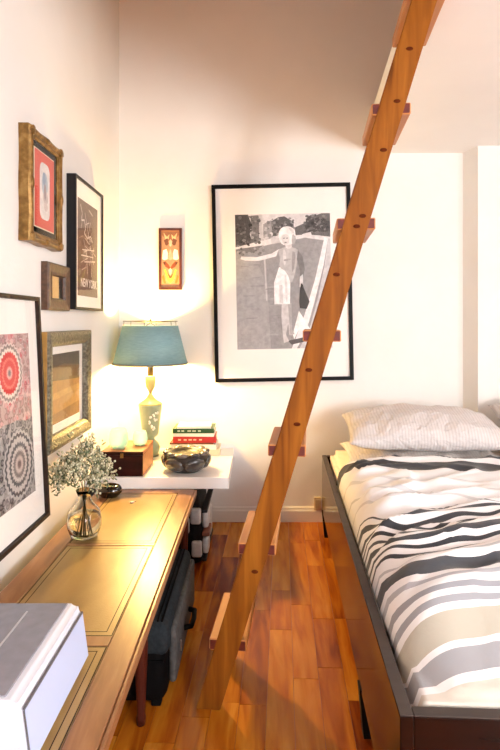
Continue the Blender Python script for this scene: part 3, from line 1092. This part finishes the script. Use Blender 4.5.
# ================================================================ pictures on the back wall
r, w, h = picture('photograph_frame', 'large black-framed monochrome photograph of a woman on a road', 'back', -0.242, 0.561, 0.818, 1.962, BW, thin(0.021, 0.026), BLACKLAC, tilt=0.019)
sheet('mat_board', r, -w / 2 + 0.019, w / 2 - 0.019, 0.019, h - 0.019, 0.012, MATBOARD)
C0 = lambda L: [((x - 60) / 367.0, 1 - (y - 57) / 518.0) for x, y in L]
g = lambda v: (min(250, int(v * 1.12 - 10)), min(248, int(v * 1.11 - 11)), min(246, int(v * 1.11 - 11)))
art = [
    (C0([(60, 57), (427, 57), (427, 575), (60, 575)]), g(150)),
    (C0([(60, 57), (427, 57), (427, 150), (60, 150)]), g(206)),
    (C0([(60, 57), (110, 57), (122, 90), (116, 130), (128, 180), (60, 188)]), g(74)),
    (C0([(120, 62), (150, 60), (160, 90), (150, 175), (122, 178)]), g(112)),
    (C0([(152, 57), (166, 57), (166, 178), (152, 178)]), g(190)),
    (C0([(168, 95), (200, 80), (210, 120), (205, 150), (168, 155)]), g(150)),
    (C0([(200, 85), (225, 70), (250, 66), (285, 88), (290, 140), (204, 142)]), g(92)),
    (C0([(290, 110), (325, 95), (350, 72), (395, 57), (427, 57), (427, 150), (385, 142), (330, 138), (292, 140)]), g(98)),
    (C0([(325, 100), (360, 78), (392, 70), (427, 90), (427, 128), (340, 128)]), g(70)),
    (C0([(60, 182), (200, 150), (330, 138), (427, 148), (427, 165), (330, 150), (215, 168), (60, 205)]), g(214)),
    (C0([(110, 148), (140, 140), (150, 160), (112, 166)]), g(100)),
    (C0([(196, 148), (228, 138), (236, 168), (200, 172)]), g(196)),
    (C0([(318, 136), (352, 128), (356, 144), (320, 146)]), g(214)),
    (C0([(60, 190), (170, 176), (120, 205), (60, 226)]), g(122)),
    (C0([(60, 205), (120, 205), (170, 180), (215, 170), (330, 150), (400, 165), (360, 300), (320, 440), (280, 575), (60, 575)]), g(148)),
    (C0([(60, 230), (130, 215), (180, 330), (190, 575), (60, 575)]), g(160)),
    (C0([(168, 215), (174, 215), (180, 390), (174, 390)]), g(190)),
    (C0([(404, 150), (418, 155), (398, 260), (360, 400), (330, 500), (290, 575), (270, 575), (320, 450), (365, 310)]), g(226)),
    (C0([(418, 155), (427, 155), (427, 575), (300, 575), (340, 500), (375, 380), (402, 260)]), g(196)),
    (C0([(300, 430), (345, 505), (300, 500), (280, 540), (275, 520)]), g(236)),
    (C0([(255, 545), (330, 530), (340, 545), (270, 560)]), g(86)),
    # figure
    (C0([(234, 404), (262, 404), (266, 470), (270, 515), (276, 522), (262, 524), (258, 480), (248, 520), (260, 546), (240, 553), (236, 520), (232, 450)]), g(196)),
    (C0([(258, 404), (272, 400), (272, 500), (282, 520), (264, 522), (262, 470)]), g(168)),
    (C0([(226, 262), (262, 262), (270, 300), (266, 404), (206, 404), (206, 320)]), g(232)),
    (C0([(226, 330), (238, 330), (240, 402), (226, 402)]), g(205)),
    (C0([(222, 196), (250, 184), (286, 186), (306, 200), (298, 240), (284, 300), (272, 330), (256, 280), (226, 262), (232, 230)]), g(182)),
    (C0([(228, 192), (216, 220), (150, 236), (96, 234), (78, 228), (82, 218), (140, 222), (200, 208)]), g(220)),
    (C0([(300, 198), (318, 222), (326, 270), (314, 320), (316, 342), (304, 336), (308, 280), (296, 232)]), g(120)),
    (C0([(306, 300), (318, 290), (318, 342), (304, 338)]), g(214)),
    (C0([(306, 345), (320, 342), (342, 396), (330, 424), (304, 420), (302, 396)]), g(58)),
    (C0([(252, 170), (276, 170), (278, 190), (254, 192)]), g(206)),
    (C0([(226, 128), (240, 108), (268, 104), (290, 118), (294, 150), (286, 172), (262, 178), (240, 176), (228, 156)]), g(226)),
    (C0([(240, 138), (262, 134), (270, 152), (264, 174), (246, 176), (238, 156)]), g(206)),
    (C0([(280, 130), (296, 150), (288, 176), (276, 172)]), g(170)),
]
def chaikin(P_, it=1):
    for _ in range(it):
        Q_ = []
        for a_, b_ in zip(P_, P_[1:] + P_[:1]):
            Q_ += [(0.75 * a_[0] + 0.25 * b_[0], 0.75 * a_[1] + 0.25 * b_[1]), (0.25 * a_[0] + 0.75 * b_[0], 0.25 * a_[1] + 0.75 * b_[1])]
        P_ = Q_
    return P_
nfig = 21
rl = random.Random(17)
fig = [(chaikin(p) if k_ in (4, 9, 10, 11, 12) else p, c) for k_, (p, c) in enumerate(art[nfig:])]
bgd = art[:nfig]
# foliage clumps in the trees, parked cars and their windows, tree shadows on the road
for (xa, xb, ya, yb, n_, lo, hi) in ((62, 122, 62, 178, 60, 40, 130), (122, 158, 66, 170, 26, 70, 160), (202, 288, 74, 136, 50, 60, 150), (328, 424, 62, 132, 70, 50, 130), (168, 206, 84, 150, 22, 110, 200), (62, 170, 186, 214, 24, 90, 170)):
    for q in range(n_):
        cx, cy, rr2 = rl.uniform(xa, xb), rl.uniform(ya, yb), rl.uniform(3, 8)
        cx, cy = max(62 + rr2, min(425 - rr2, cx)), max(59 + rr2, cy)
        bgd.append((C0(circ(cx, cy, rr2, rr2 * rl.uniform(0.6, 1.1), 7, rl.random())), g(rl.randint(lo, hi))))
for q in range(26):
    cy = rl.uniform(240, 560)
    cx = rl.uniform(70, 230)
    bgd.append((C0([(cx, cy), (min(255, cx + rl.uniform(20, 60)), cy - rl.uniform(0, 6)), (min(255, cx + rl.uniform(20, 60)), cy + 3), (cx, cy + 3)]), g(rl.randint(138, 168))))
det = [(C0(chaikin([(232, 120), (246, 108), (256, 112), (248, 126), (236, 140)])), g(240)), (C0(chaikin([(262, 106), (284, 116), (290, 136), (276, 128)])), g(200)),
       (C0(chaikin([(244, 150), (250, 148), (251, 152), (245, 153)], 1)), g(90)), (C0(chaikin([(256, 149), (263, 149), (263, 152), (257, 153)], 1)), g(90)),
       (C0(chaikin([(248, 166), (259, 165), (257, 169), (250, 169)], 1)), g(110)),
       (C0(chaikin([(240, 196), (252, 192), (256, 240), (246, 262)])), g(206)), (C0(chaikin([(276, 200), (292, 206), (286, 262), (276, 290)])), g(150)),
       (C0(chaikin([(244, 232), (272, 228), (274, 234), (246, 240)])), g(160)), (C0(chaikin([(246, 290), (256, 296), (258, 396), (250, 398)])), g(210)),
       (C0([(310, 326), (316, 326), (322, 350), (306, 350)]), g(50))]
art = bgd + fig + det
flat_art('photo_print', art, r, -w / 2 + 0.132, 0.188, 0.552, 0.783, 0.0123)
sheet('glass', r, -w / 2 + 0.0212, w / 2 - 0.0212, 0.0212, h - 0.0212, 0.0200, PANE, 0.0015)

r, w, h = picture('carved_plaque', 'narrow dark-framed panel with a mirrored cream and brown pattern above the lamp', 'back', -0.570, -0.437, 1.348, 1.706, BW, thin(0.013, 0.020), noisy('plaque_frame_wood', [(0.3, (60, 24, 18)), (0.7, (92, 42, 28))], (20, 20, 20), 0.4))
def sym(pts, c):
    return [(pts, c), ([(1 - x, y) for x, y in pts][::-1], c)]
pl_ = [([(0, 0), (1, 0), (1, 1), (0, 1)], (176, 132, 100))]
for pts, c in (
        ([(0.0, 0.93), (0.5, 0.8), (0.5, 1.0), (0.0, 1.0)], (150, 98, 66)),
        ([(0.1, 0.98), (0.3, 0.9), (0.45, 0.95), (0.4, 0.86), (0.2, 0.86)], (224, 190, 140)),
        ([(0.12, 0.84), (0.34, 0.88), (0.42, 0.78), (0.3, 0.74), (0.2, 0.76)], (112, 66, 44)),
        ([(0.40, 0.82), (0.5, 0.86), (0.5, 0.72), (0.44, 0.74)], (226, 182, 150)),
        ([(0.02, 0.5), (0.08, 0.66), (0.28, 0.68), (0.36, 0.6), (0.34, 0.5), (0.16, 0.48)], (252, 246, 226)),
        ([(0.36, 0.5), (0.46, 0.66), (0.5, 0.68), (0.5, 0.48)], (176, 168, 140)),
        ([(0.06, 0.44), (0.22, 0.46), (0.4, 0.4), (0.5, 0.34), (0.42, 0.32), (0.22, 0.36)], (130, 62, 34)),
        ([(0.10, 0.44), (0.2, 0.45), (0.22, 0.40), (0.12, 0.40)], (86, 44, 26)),
        ([(0.4, 0.3), (0.5, 0.34), (0.5, 0.2), (0.44, 0.24)], (238, 226, 190)),
        ([(0.02, 0.28), (0.14, 0.3), (0.32, 0.12), (0.5, 0.06), (0.5, 0.14), (0.36, 0.2), (0.22, 0.32)], (216, 200, 76)),
        ([(0.02, 0.18), (0.12, 0.22), (0.26, 0.06), (0.12, 0.06)], (122, 104, 40)),
        ([(0.3, 0.26), (0.42, 0.16), (0.5, 0.15), (0.5, 0.19)], (120, 88, 52))):
    pl_ += sym(pts, c)
sheet('panel', r, -w / 2 + 0.011, w / 2 - 0.011, 0.011, h - 0.011, 0.010, flat('panel_wood', (190, 130, 86), 0.5))
flat_art('mirrored_pattern', pl_, r, -w / 2 + 0.016, 0.018, w - 0.032, h - 0.036, 0.0103)

# outlet
r = thing('wall_outlet', 'small beige electrical outlet on the wall by the bed leg', 'outlet', (0.352, BW, 0.068))
obj('cover_plate', B(-0.021, 0.021, -0.018, -0.0162, 0.0, 0.075, 0.0006), flat('beige_plastic', (214, 194, 160), 0.4), r)
obj('socket', B(-0.012, 0.012, -0.0215, -0.018, 0.012, 0.062, 0.001), flat('beige_socket', (188, 166, 130), 0.4), r)
obj('back_box', B(-0.019, 0.019, -0.0162, 0.0, 0.019, 0.073), flat('beige_plastic', (214, 194, 160), 0.4), r)

# ================================================================ lamp
SHADE, ts_, bs_ = nt('teal_linen_shade')
bs_.inputs['Roughness'].default_value = 0.8
tcs = ts_.nodes.new('ShaderNodeTexCoord')
mps = ts_.nodes.new('ShaderNodeMapping')
mps.inputs['Scale'].default_value = (30, 30, 260)
nzs = ts_.nodes.new('ShaderNodeTexNoise')
nzs.inputs['Scale'].default_value = 1.0
nzs.inputs['Detail'].default_value = 3
rps = ts_.nodes.new('ShaderNodeValToRGB')
rps.color_ramp.elements[0].position = 0.3
rps.color_ramp.elements[0].color = lin((124, 160, 166))
rps.color_ramp.elements[1].position = 0.7
rps.color_ramp.elements[1].color = lin((138, 174, 180))
link(ts_, tcs.outputs['Object'], mps.inputs[0])
link(ts_, mps.outputs[0], nzs.inputs['Vector'])
link(ts_, nzs.outputs['Fac'], rps.inputs[0])
link(ts_, rps.outputs[0], bs_.inputs['Base Color'])
trs = ts_.nodes.new('ShaderNodeBsdfTranslucent')
link(ts_, rps.outputs[0], trs.inputs[0])
mxs = ts_.nodes.new('ShaderNodeMixShader')
mxs.inputs[0].default_value = 0.04
link(ts_, bs_.outputs[0], mxs.inputs[1])
link(ts_, trs.outputs[0], mxs.inputs[2])
link(ts_, mxs.outputs[0], ts_.nodes['Material Output'].inputs['Surface'])

SAGE = noisy('sage_ceramic', [(0.3, (126, 140, 120)), (0.7, (150, 162, 142))], (10, 10, 10), 0.35)
CREAM = noisy('cream_brass', [(0.3, (160, 142, 90)), (0.7, (184, 166, 112))], (16, 16, 16), 0.4)
WIRE = flat('dark_brass_wire', (96, 84, 64), 0.4, 0.8)
lamp = thing('table_lamp', 'table lamp with teal drum shade and sage green ceramic urn base', 'lamp', (-0.585, 2.965, SHZ))
obj('foot', lathe(bmesh.new(), [(0, 0), (0.044, 0), (0.046, 0.008), (0.040, 0.014), (0.050, 0.030), (0.053, 0.048), (0.046, 0.068), (0.032, 0.082), (0.022, 0.090), (0, 0.090)], 32), SAGE, lamp, True)
urn = obj('urn', lathe(bmesh.new(), [(0, 0.0905), (0.022, 0.0905), (0.024, 0.100), (0.040, 0.112), (0.045, 0.124), (0.048, 0.16), (0.055, 0.215), (0.062, 0.262), (0.064, 0.274), (0.066, 0.282), (0, 0.282)], 36), SAGE, lamp, True)
obj('lid', lathe(bmesh.new(), [(0, 0.2825), (0.064, 0.2825), (0.060, 0.290), (0.040, 0.302), (0.022, 0.318), (0.012, 0.334), (0.008, 0.344), (0, 0.344)], 32), CREAM, lamp, True)
obj('neck_cup', lathe(bmesh.new(), [(0, 0.3445), (0.008, 0.3445), (0.012, 0.356), (0.024, 0.376), (0.029, 0.400), (0.030, 0.436), (0.026, 0.440), (0, 0.440)], 28), CREAM, lamp, True)
obj('socket', lathe(bmesh.new(), [(0, 0.4405), (0.016, 0.4405), (0.018, 0.50), (0.014, 0.518), (0, 0.518)], 20), WIRE, lamp, True)
WHT = flat('white_relief', (236, 236, 226), 0.5)
rf = random.Random(3)
for dth, z in ((0.25, 0.232), (0.45, 0.205), (-0.2, 0.192), (0.05, 0.170), (0.28, 0.158), (-0.05, 0.215), (0.5, 0.245)):
    th = -PI / 2 + 0.25 + dth
    R_ = 0.046 + (z - 0.124) / 0.158 * 0.019
    for q in range(3):
        a, dz = th + rf.uniform(-0.12, 0.12), rf.uniform(-0.007, 0.007)
        obj('flower_relief', ellipsoid(bmesh.new(), (R_ * math.cos(a), R_ * math.sin(a), z + dz), (0.0055, 0.0055, 0.006), u=8, v=6), WHT, urn, True)
# shade: thin shell open top and bottom
s0, s1 = 0.505, 0.714
R0, R1 = 0.202, 0.150
sd = obj('lamp_shade', lathe(bmesh.new(), [(R0, s0), (R1, s1), (R1 - 0.003, s1), (R0 - 0.003, s0)], 56, closed=True), SHADE, lamp, True)
bm = bmesh.new()
lathe(bm, [(R0 + 0.0005, s0 - 0.003), (R0 + 0.003, s0 - 0.003), (R0 + 0.0012, s0 + 0.008), (R0 - 0.0012, s0 + 0.008)], 56, closed=True)
obj('shade_trim', bm, flat('shade_trim', (122, 128, 116), 0.7), sd)
# wire ring standing above the cloth, on short posts, with spider arms
bm = bmesh.new()
ring = [(0.146 * math.cos(2 * PI * i / 40), 0.146 * math.sin(2 * PI * i / 40), 0.738) for i in range(41)]
tube(bm, ring, 0.0022, 6)
for i in range(3):
    a = 2 * PI * i / 3 + 0.5
    tube(bm, [(0.146 * math.cos(a), 0.146 * math.sin(a), 0.738), (0.003 * math.cos(a), 0.003 * math.sin(a), 0.730)], 0.002, 6)
for i in range(6):
    a = 2 * PI * i / 6 + 0.5
    tube(bm, [(0.1475 * math.cos(a), 0.1475 * math.sin(a), 0.715), (0.146 * math.cos(a), 0.146 * math.sin(a), 0.738)], 0.0015, 6)
obj('shade_ring', bm, WIRE, sd, True)
obj('finial', lathe(bmesh.new(), [(0, 0.728), (0.006, 0.728), (0.004, 0.738), (0.006, 0.745), (0, 0.756)], 12), WIRE, lamp, True)
# harp
bm = bmesh.new()
tube(bm, [(0.02 * 0.9, 0, 0.505), (0.055, 0, 0.57), (0.058, 0, 0.64), (0.03, 0, 0.71), (0.0, 0, 0.729)], 0.0016, 6)
tube(bm, [(-0.02 * 0.9, 0, 0.505), (-0.055, 0, 0.57), (-0.058, 0, 0.64), (-0.03, 0, 0.71), (0.0, 0, 0.729)], 0.0016, 6)
obj('harp', bm, WIRE, lamp, True)
em = bpy.data.materials.new('bulb_glow')
em.use_nodes = True
em.node_tree.nodes.clear()
eo = em.node_tree.nodes.new('ShaderNodeOutputMaterial')
ee = em.node_tree.nodes.new('ShaderNodeEmission')
ee.inputs[0].default_value = (1.0, 0.60, 0.18, 1)
ee.inputs[1].default_value = BULB_STRENGTH
link(em.node_tree, ee.outputs[0], eo.inputs[0])
obj('light_bulb', lathe(bmesh.new(), [(0, 0.5185), (0.013, 0.5185), (0.015, 0.535), (0.026, 0.560), (0.031, 0.582), (0.029, 0.602), (0.018, 0.618), (0, 0.624)], 20), em, lamp, True)

# ================================================================ things on the shelf
BOXW = noisy('rosewood', [(0.3, (26, 6, 4)), (0.7, (48, 12, 7))], (10, 30, 40), 0.4, spec=0.2)
BOX_LIT = noisy('rosewood_lit', [(0.3, (142, 72, 34)), (0.7, (168, 92, 46))], (10, 30, 40), 0.4)  # same wood with warm light painted in, for right side and lid top
bx = thing('wooden_box', 'dark red wooden box on the white shelf, carrying two glass votives', 'box', (-0.642, 2.69, SHZ))
bm = B(-0.1, 0.1, -0.125, 0.125, 0, 0.100, 0.002)
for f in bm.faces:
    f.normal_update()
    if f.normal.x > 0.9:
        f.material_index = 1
obj('box_body', bm, BOXW, bx, mats=[BOXW, BOX_LIT])
bm = B(-0.101, 0.101, -0.126, 0.126, 0.1008, 0.118, 0.003)
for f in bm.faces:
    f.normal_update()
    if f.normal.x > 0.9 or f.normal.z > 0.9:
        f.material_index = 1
obj('box_lid', bm, BOXW, bx, mats=[BOXW, BOX_LIT])
obj('clasp', B(-0.008, 0.008, -0.1285, -0.126, 0.088, 0.110, 0.0008), flat('old_brass', (140, 104, 54), 0.4, 0.8), bx)

TEAL, tt_, bt_ = nt('aqua_glass')
bt_.inputs['Base Color'].default_value = lin((206, 236, 232))
bt_.inputs['Roughness'].default_value = 0.15
trl_ = tt_.nodes.new('ShaderNodeBsdfTranslucent')
trl_.inputs[0].default_value = lin((228, 248, 245))
trp_ = tt_.nodes.new('ShaderNodeBsdfTransparent')
trp_.inputs[0].default_value = lin((226, 247, 245))
m1_ = tt_.nodes.new('ShaderNodeMixShader')
m1_.inputs[0].default_value = 0.5
m2_ = tt_.nodes.new('ShaderNodeMixShader')
m2_.inputs[0].default_value = 0.45
link(tt_, bt_.outputs[0], m1_.inputs[1])
link(tt_, trl_.outputs[0], m1_.inputs[2])
link(tt_, m1_.outputs[0], m2_.inputs[1])
link(tt_, trp_.outputs[0], m2_.inputs[2])
link(tt_, m2_.outputs[0], tt_.nodes['Material Output'].inputs['Surface'])
WAX = flat('white_wax', (244, 240, 228), 0.6)
BT = SHZ + 0.1185


def votive(label, x, y, R_, H_):
    v = thing('votive_holder', label, 'candle holder', (x, y, BT), 0, 'glass votive holders on the wooden box')
    pr = [(0, 0), (R_ * 0.62, 0), (R_ * 0.86, H_ * 0.14), (R_, H_ * 0.42), (R_ * 0.92, H_ * 0.76), (R_ * 0.74, H_), (R_ * 0.70, H_), (R_ * 0.88, H_ * 0.75), (R_ * 0.95, H_ * 0.42), (R_ * 0.80, H_ * 0.17), (R_ * 0.5, H_ * 0.06), (0, H_ * 0.06)]
    obj('glass_cup', lathe(bmesh.new(), pr, 28), TEAL, v, True)
    c = obj('candle', lathe(bmesh.new(), [(0, H_ * 0.07), (R_ * 0.5, H_ * 0.07), (R_ * 0.5, H_ * 0.4), (0, H_ * 0.4)], 18), WAX, v)
    bm = bmesh.new()
    tube(bm, [(0, 0, H_ * 0.4), (0.001, 0, H_ * 0.4 + 0.008)], 0.001, 5)
    obj('wick', bm, BLKM, c)
    return v


votive('larger aqua glass votive holder, nearer the left wall', -0.675, 2.635, 0.047, 0.095)
votive('smaller aqua glass votive holder, closer to the lamp base', -0.585, 2.705, 0.037, 0.070)

# pebble bowl
bw = thing('pebble_bowl', 'bowl built of dark polished pebbles on the white shelf', 'bowl', (-0.350, 2.680, SHZ), 0.12)
bw.scale = (1.07, 1.07, 1.0)
DKS = noisy('dark_grout_stone', [(0.3, (26, 20, 16)), (0.7, (50, 40, 30))], (30, 30, 30), 0.4)
obj('bowl_core', lathe(bmesh.new(), [(0, 0), (0.062, 0), (0.088, 0.018), (0.108, 0.05), (0.104, 0.082), (0.088, 0.096), (0.070, 0.096), (0.066, 0.088), (0.050, 0.080), (0.03, 0.078), (0, 0.078)], 36), DKS, bw, True)
PEB = noisy('polished_pebble', [(0.3, (58, 56, 56)), (0.5, (92, 90, 88)), (0.75, (128, 122, 114))], (12, 12, 12), 0.22, rand=0.35, coat=0.4)
rf = random.Random(9)
for k in range(6):
    a = -PI / 2 + 0.42 + k * 2 * PI / 6
    rot = Matrix.Rotation(a, 3, 'Z') @ Matrix.Rotation(0.42, 3, 'Y')
    obj('pebble', ellipsoid(bmesh.new(), (0.091 * math.cos(a), 0.091 * math.sin(a), 0.046), (0.022, 0.050, 0.037), rot, 16, 10), PEB, bw, True)
for k in range(10):
    a = k * 2 * PI / 10 + 0.1
    rot = Matrix.Rotation(a, 3, 'Z') @ Matrix.Rotation(-0.5, 3, 'Y')
    obj('pebble', ellipsoid(bmesh.new(), (0.088 * math.cos(a), 0.088 * math.sin(a), 0.088), (0.022, 0.027, 0.013), rot, 12, 8), PEB, bw, True)

# books
PAGES = noisy('book_pages', [(0.3, (222, 210, 186)), (0.7, (238, 228, 208))], (10, 10, 240), 0.8)


def book(label, x0, x1, y0, y1, z0, z1, rgb, rz=0.0):
    cx, cy = (x0 + x1) / 2, (y0 + y1) / 2
    r_ = thing('book', label, 'book', (cx, cy, z0), rz, 'books stacked beneath the photograph')
    m_ = flat('cover_%d_%d_%d' % rgb, rgb, 0.4)
    hx, hy, t_ = (x1 - x0) / 2, (y1 - y0) / 2, 0.0022
    H_ = z1 - z0 - 0.0003
    bm = bmesh.new()
    prism(bm, [(-hy, 0), (hy, 0), (hy, t_), (-hy + t_, t_), (-hy + t_, H_ - t_), (hy, H_ - t_), (hy, H_), (-hy, H_)], 0, -hx, hx)
    obj('cover', bm, m_, r_)
    obj('pages', B(-hx + 0.003, hx - 0.003, -hy + t_ + 0.0002, hy - 0.003, t_ + 0.0002, H_ - t_ - 0.0002), PAGES, r_)
    return r_


bk = [('cream book at the bottom of the stack', -0.470, -0.205, 0.036, (206, 190, 164), 0.02),
      ('white book with dark lettering, second from the bottom of the stack', -0.474, -0.222, 0.028, (232, 226, 214), -0.03),
      ('thin brown book just beneath the red one', -0.478, -0.240, 0.008, (92, 48, 30), 0.0),
      ('red book in the middle of the stack', -0.462, -0.226, 0.034, (168, 34, 34), 0.03),
      ('white book between the red and the green one', -0.460, -0.236, 0.018, (240, 236, 226), -0.02),
      ('dark green book near the top of the stack', -0.462, -0.236, 0.026, (30, 74, 40), 0.01),
      ('white booklet lying on top of the stack', -0.440, -0.256, 0.012, (244, 240, 228), 0.05)]
zz = SHZ + 0.0003
brefs = []
for lab, x0, x1, t_, rgb, rz in bk:
    d = 0.155 + rp.uniform(-0.012, 0.004)
    brefs.append(book(lab, x0, x1, 2.955, 2.955 + d, zz, zz + t_, rgb, rz))
    zz += t_
# printed marks on two spines (illegible at this distance: short bars)
for bi, rgb, H_, zf in ((5, (206, 214, 190), 0.026, 0.5), (3, (236, 200, 170), 0.034, 0.5)):
    b_ = brefs[bi]
    hy = -[c for c in b_.children if c.name.startswith('cover')][0].bound_box[0][1]
    for q in range(5):
        x = -0.09 + q * 0.028 + rp.uniform(-0.004, 0.004)
        obj('spine_print', B(x, x + rp.uniform(0.010, 0.020), -hy - 0.0004, -hy + 0.0002, H_ * zf - 0.0035, H_ * zf + 0.0035), flat('ink_%d' % rgb[0], rgb, 0.5), b_)

# ================================================================ things on the table
# glass vase
GLA, tg_, bg_ = nt('vase_glass')
bg_.inputs['Base Color'].default_value = lin((248, 250, 246))
bg_.inputs['Roughness'].default_value = 0.02
bg_.inputs['Transmission Weight'].default_value = 1.0
bg_.inputs['IOR'].default_value = 1.22
VX, VY = -0.634, 1.985
vs = thing('glass_vase', 'round clear glass vase of water on the leather table top', 'vase', (VX, VY, TZ))
prv = [(0, 0), (0.036, 0), (0.050, 0.008), (0.061, 0.038), (0.062, 0.064), (0.054, 0.096), (0.034, 0.122), (0.024, 0.136), (0.023, 0.150), (0.031, 0.172),
       (0.028, 0.172), (0.020, 0.150), (0.021, 0.136), (0.031, 0.120), (0.051, 0.094), (0.059, 0.064), (0.058, 0.040), (0.047, 0.013), (0.03, 0.008), (0, 0.008)]
obj('vase_body', lathe(bmesh.new(), prv, 36), GLA, vs, True)
WAT, tw_, bw_ = nt('water')
bw_.inputs['Base Color'].default_value = lin((250, 244, 226))
bw_.inputs['Roughness'].default_value = 0.0
bw_.inputs['Transmission Weight'].default_value = 1.0
bw_.inputs['IOR'].default_value = 1.33
obj('water', lathe(bmesh.new(), [(0, 0.0085), (0.029, 0.0085), (0.0462, 0.0135), (0.0572, 0.040), (0.0582, 0.064), (0.0545, 0.082), (0, 0.082)], 32), WAT, vs, True)

STEM = noisy('green_stem', [(0.3, (74, 84, 52)), (0.7, (104, 114, 74))], (30, 30, 30), 0.6)
BLO = noisy('dried_blossom', [(0.3, (166, 164, 128)), (0.55, (206, 202, 172)), (0.75, (232, 228, 206))], (60, 60, 60), 0.8)
LEAF = noisy('dusty_leaf', [(0.3, (70, 84, 60)), (0.7, (116, 126, 92))], (40, 40, 40), 0.7)
bq = thing('flower_bunch', 'bunch of small cream blossoms on green stems standing in glass vase', 'flowers', (VX, VY, TZ + 0.0095))
rf = random.Random(21)
heads = [(0.00, 0.00, 0.315), (-0.035, 0.01, 0.275), (0.045, 0.00, 0.285), (0.02, -0.03, 0.335), (-0.085, 0.025, 0.245), (-0.095, 0.02, 0.225), (0.075, 0.03, 0.245),
         (0.03, 0.04, 0.26), (-0.06, 0.05, 0.25), (0.06, -0.05, 0.225), (-0.02, -0.05, 0.255), (-0.11, 0.03, 0.205), (0.02, 0.0, 0.225)]
for hx, hy, hz in heads:
    bm = bmesh.new()
    bx_, by_ = -hx * 0.25 + rf.uniform(-0.015, 0.015), -hy * 0.25 + rf.uniform(-0.015, 0.015)
    tube(bm, [(bx_, by_, 0.004), (hx * 0.06, hy * 0.06, 0.132), (hx * 0.28, hy * 0.28, 0.132 + (hz - 0.132) * 0.45), (hx, hy, hz)], 0.0014, 5, 0.0008)
    stem = obj('stem', bm, STEM, bq, True)
    bm = bmesh.new()
    bl = bmesh.new()
    for q in range(80):
        dx, dy, dz = rf.gauss(0, 0.018), rf.gauss(0, 0.018), rf.gauss(-0.006, 0.024)
        s = rf.uniform(0.003, 0.006)
        bmesh.ops.create_icosphere(bm, subdivisions=1, radius=s, matrix=Matrix.Translation((hx + dx, hy + dy, hz + dz)))
        if q % 3 == 0:
            tube(bl, [(hx * 0.9, hy * 0.9, hz - 0.03), (hx + dx, hy + dy, hz + dz)], 0.0006, 4)
        if q % 4 == 0:
            ellipsoid(bl, (hx + dx * 1.2, hy + dy * 1.2, hz + dz - 0.012), (0.003, 0.003, 0.010), Matrix.Rotation(rf.uniform(-1, 1), 3, 'X') @ Matrix.Rotation(rf.uniform(-1, 1), 3, 'Y'), 6, 4)
    o = obj('blossoms', bm, BLO, stem)
    o['kind'] = 'stuff'
    o = obj('leaves', bl, LEAF, stem)
    o['kind'] = 'stuff'

# dark rounded case behind the vase
cs = thing('rounded_case', 'small glossy black rounded case on the table behind the vase', 'case', (-0.668, 2.44, TZ), -0.15)
bm = ellipsoid(bmesh.new(), (0, 0, 0.030), (0.060, 0.044, 0.034), u=28, v=18)
for v in bm.verts:
    if v.co.z < 0.004:
        v.co.z = 0.0
    if v.co.z > 0.052:
        v.co.z = 0.052 + (v.co.z - 0.052) * 0.4
obj('case_body', bm, flat('black_gloss', (16, 12, 10), 0.18, coat=0.4), cs, True)
obj('seam', lathe(bmesh.new(), [(0.0595, -0.0012), (0.0612, 0), (0.0595, 0.0012)], 32, (0, 0, 0.031), closed=True), flat('case_seam', (120, 86, 46), 0.35, 0.7), cs, True).scale = (1, 0.72, 1)
# small scrap
tk = thing('glass_trinket', 'tiny pale glass trinket lying alone on the far leather panel', 'trinket', (-0.545, 2.355, TZ - 0.001), 0.4)
obj('trinket_body', ellipsoid(bmesh.new(), (0, 0, 0.004), (0.011, 0.007, 0.004), u=10, v=6), flat('pale_trinket', (236, 226, 204), 0.2), tk, True)
bm = bmesh.new()
tube(bm, [(0.010, 0, 0.004), (0.018, 0.004, 0.003), (0.022, 0.010, 0.003)], 0.0014, 6)
obj('hook', bm, WIRE, tk, True)

# printer
PWH = flat('printer_white', (216, 220, 232), 0.4)
PGR = noisy('printer_grey_top', [(0.3, (128, 130, 140)), (0.7, (138, 140, 150))], (40, 40, 40), 0.25)
PBL = flat('printer_front_panel', (190, 202, 232), 0.4, spec=0.3)
PDK = flat('printer_seam', (96, 96, 102), 0.5)
pr = thing('printer', 'white desktop printer with grey lid on the near end of the table', 'printer', (-0.565, 1.10, TZ))
pr.scale = (1, 1, 1.1)
X0p, X1p, Y0p, Y1p = -0.165, 0.158, -0.165, 0.172
bm = bmesh.new()
prism(bm, [(X0p, 0.0), (X1p + 0.012, 0.0), (X1p - 0.004, 0.106), (X1p - 0.018, 0.118), (X0p, 0.118)], 1, Y0p, Y1p)
bmesh.ops.bevel(bm, geom=list(bm.edges), offset=0.009, segments=3, affect='EDGES')
obj('housing', bm, PWH, pr, True)
pr.children[0].modifiers.new('wn', 'WEIGHTED_NORMAL')
obj('lid', B(X0p + 0.01, X1p - 0.034, Y0p + 0.012, Y1p - 0.012, 0.1165, 0.1205, 0.0015), PGR, pr)
obj('lid_ridge', B(X1p - 0.115, X1p - 0.111, Y0p + 0.03, Y1p - 0.05, 0.1203, 0.1216), flat('ridge_grey', (176, 178, 184), 0.3), pr)
bm = bmesh.new()
prism(bm, [(X1p + 0.0115, 0.010), (X1p + 0.0135, 0.010), (X1p + 0.0005, 0.098), (X1p - 0.0015, 0.098)], 1, Y0p + 0.012, Y1p - 0.012)
obj('front_panel', bm, PBL, pr)
bm = bmesh.new()
prism(bm, [(X1p - 0.0022, 0.0985), (X1p + 0.0004, 0.0985), (X1p + 0.0, 0.1020), (X1p - 0.0026, 0.1020)], 1, Y0p + 0.010, Y1p - 0.010)
obj('panel_seam', bm, PDK, pr)
obj('panel_seam', prism(bmesh.new(), [(X1p + 0.0112, 0.010), (X1p + 0.0131, 0.010), (X1p + 0.0001, 0.098), (X1p - 0.0018, 0.098)], 1, Y0p + 0.0085, Y0p + 0.0115), PDK, pr)
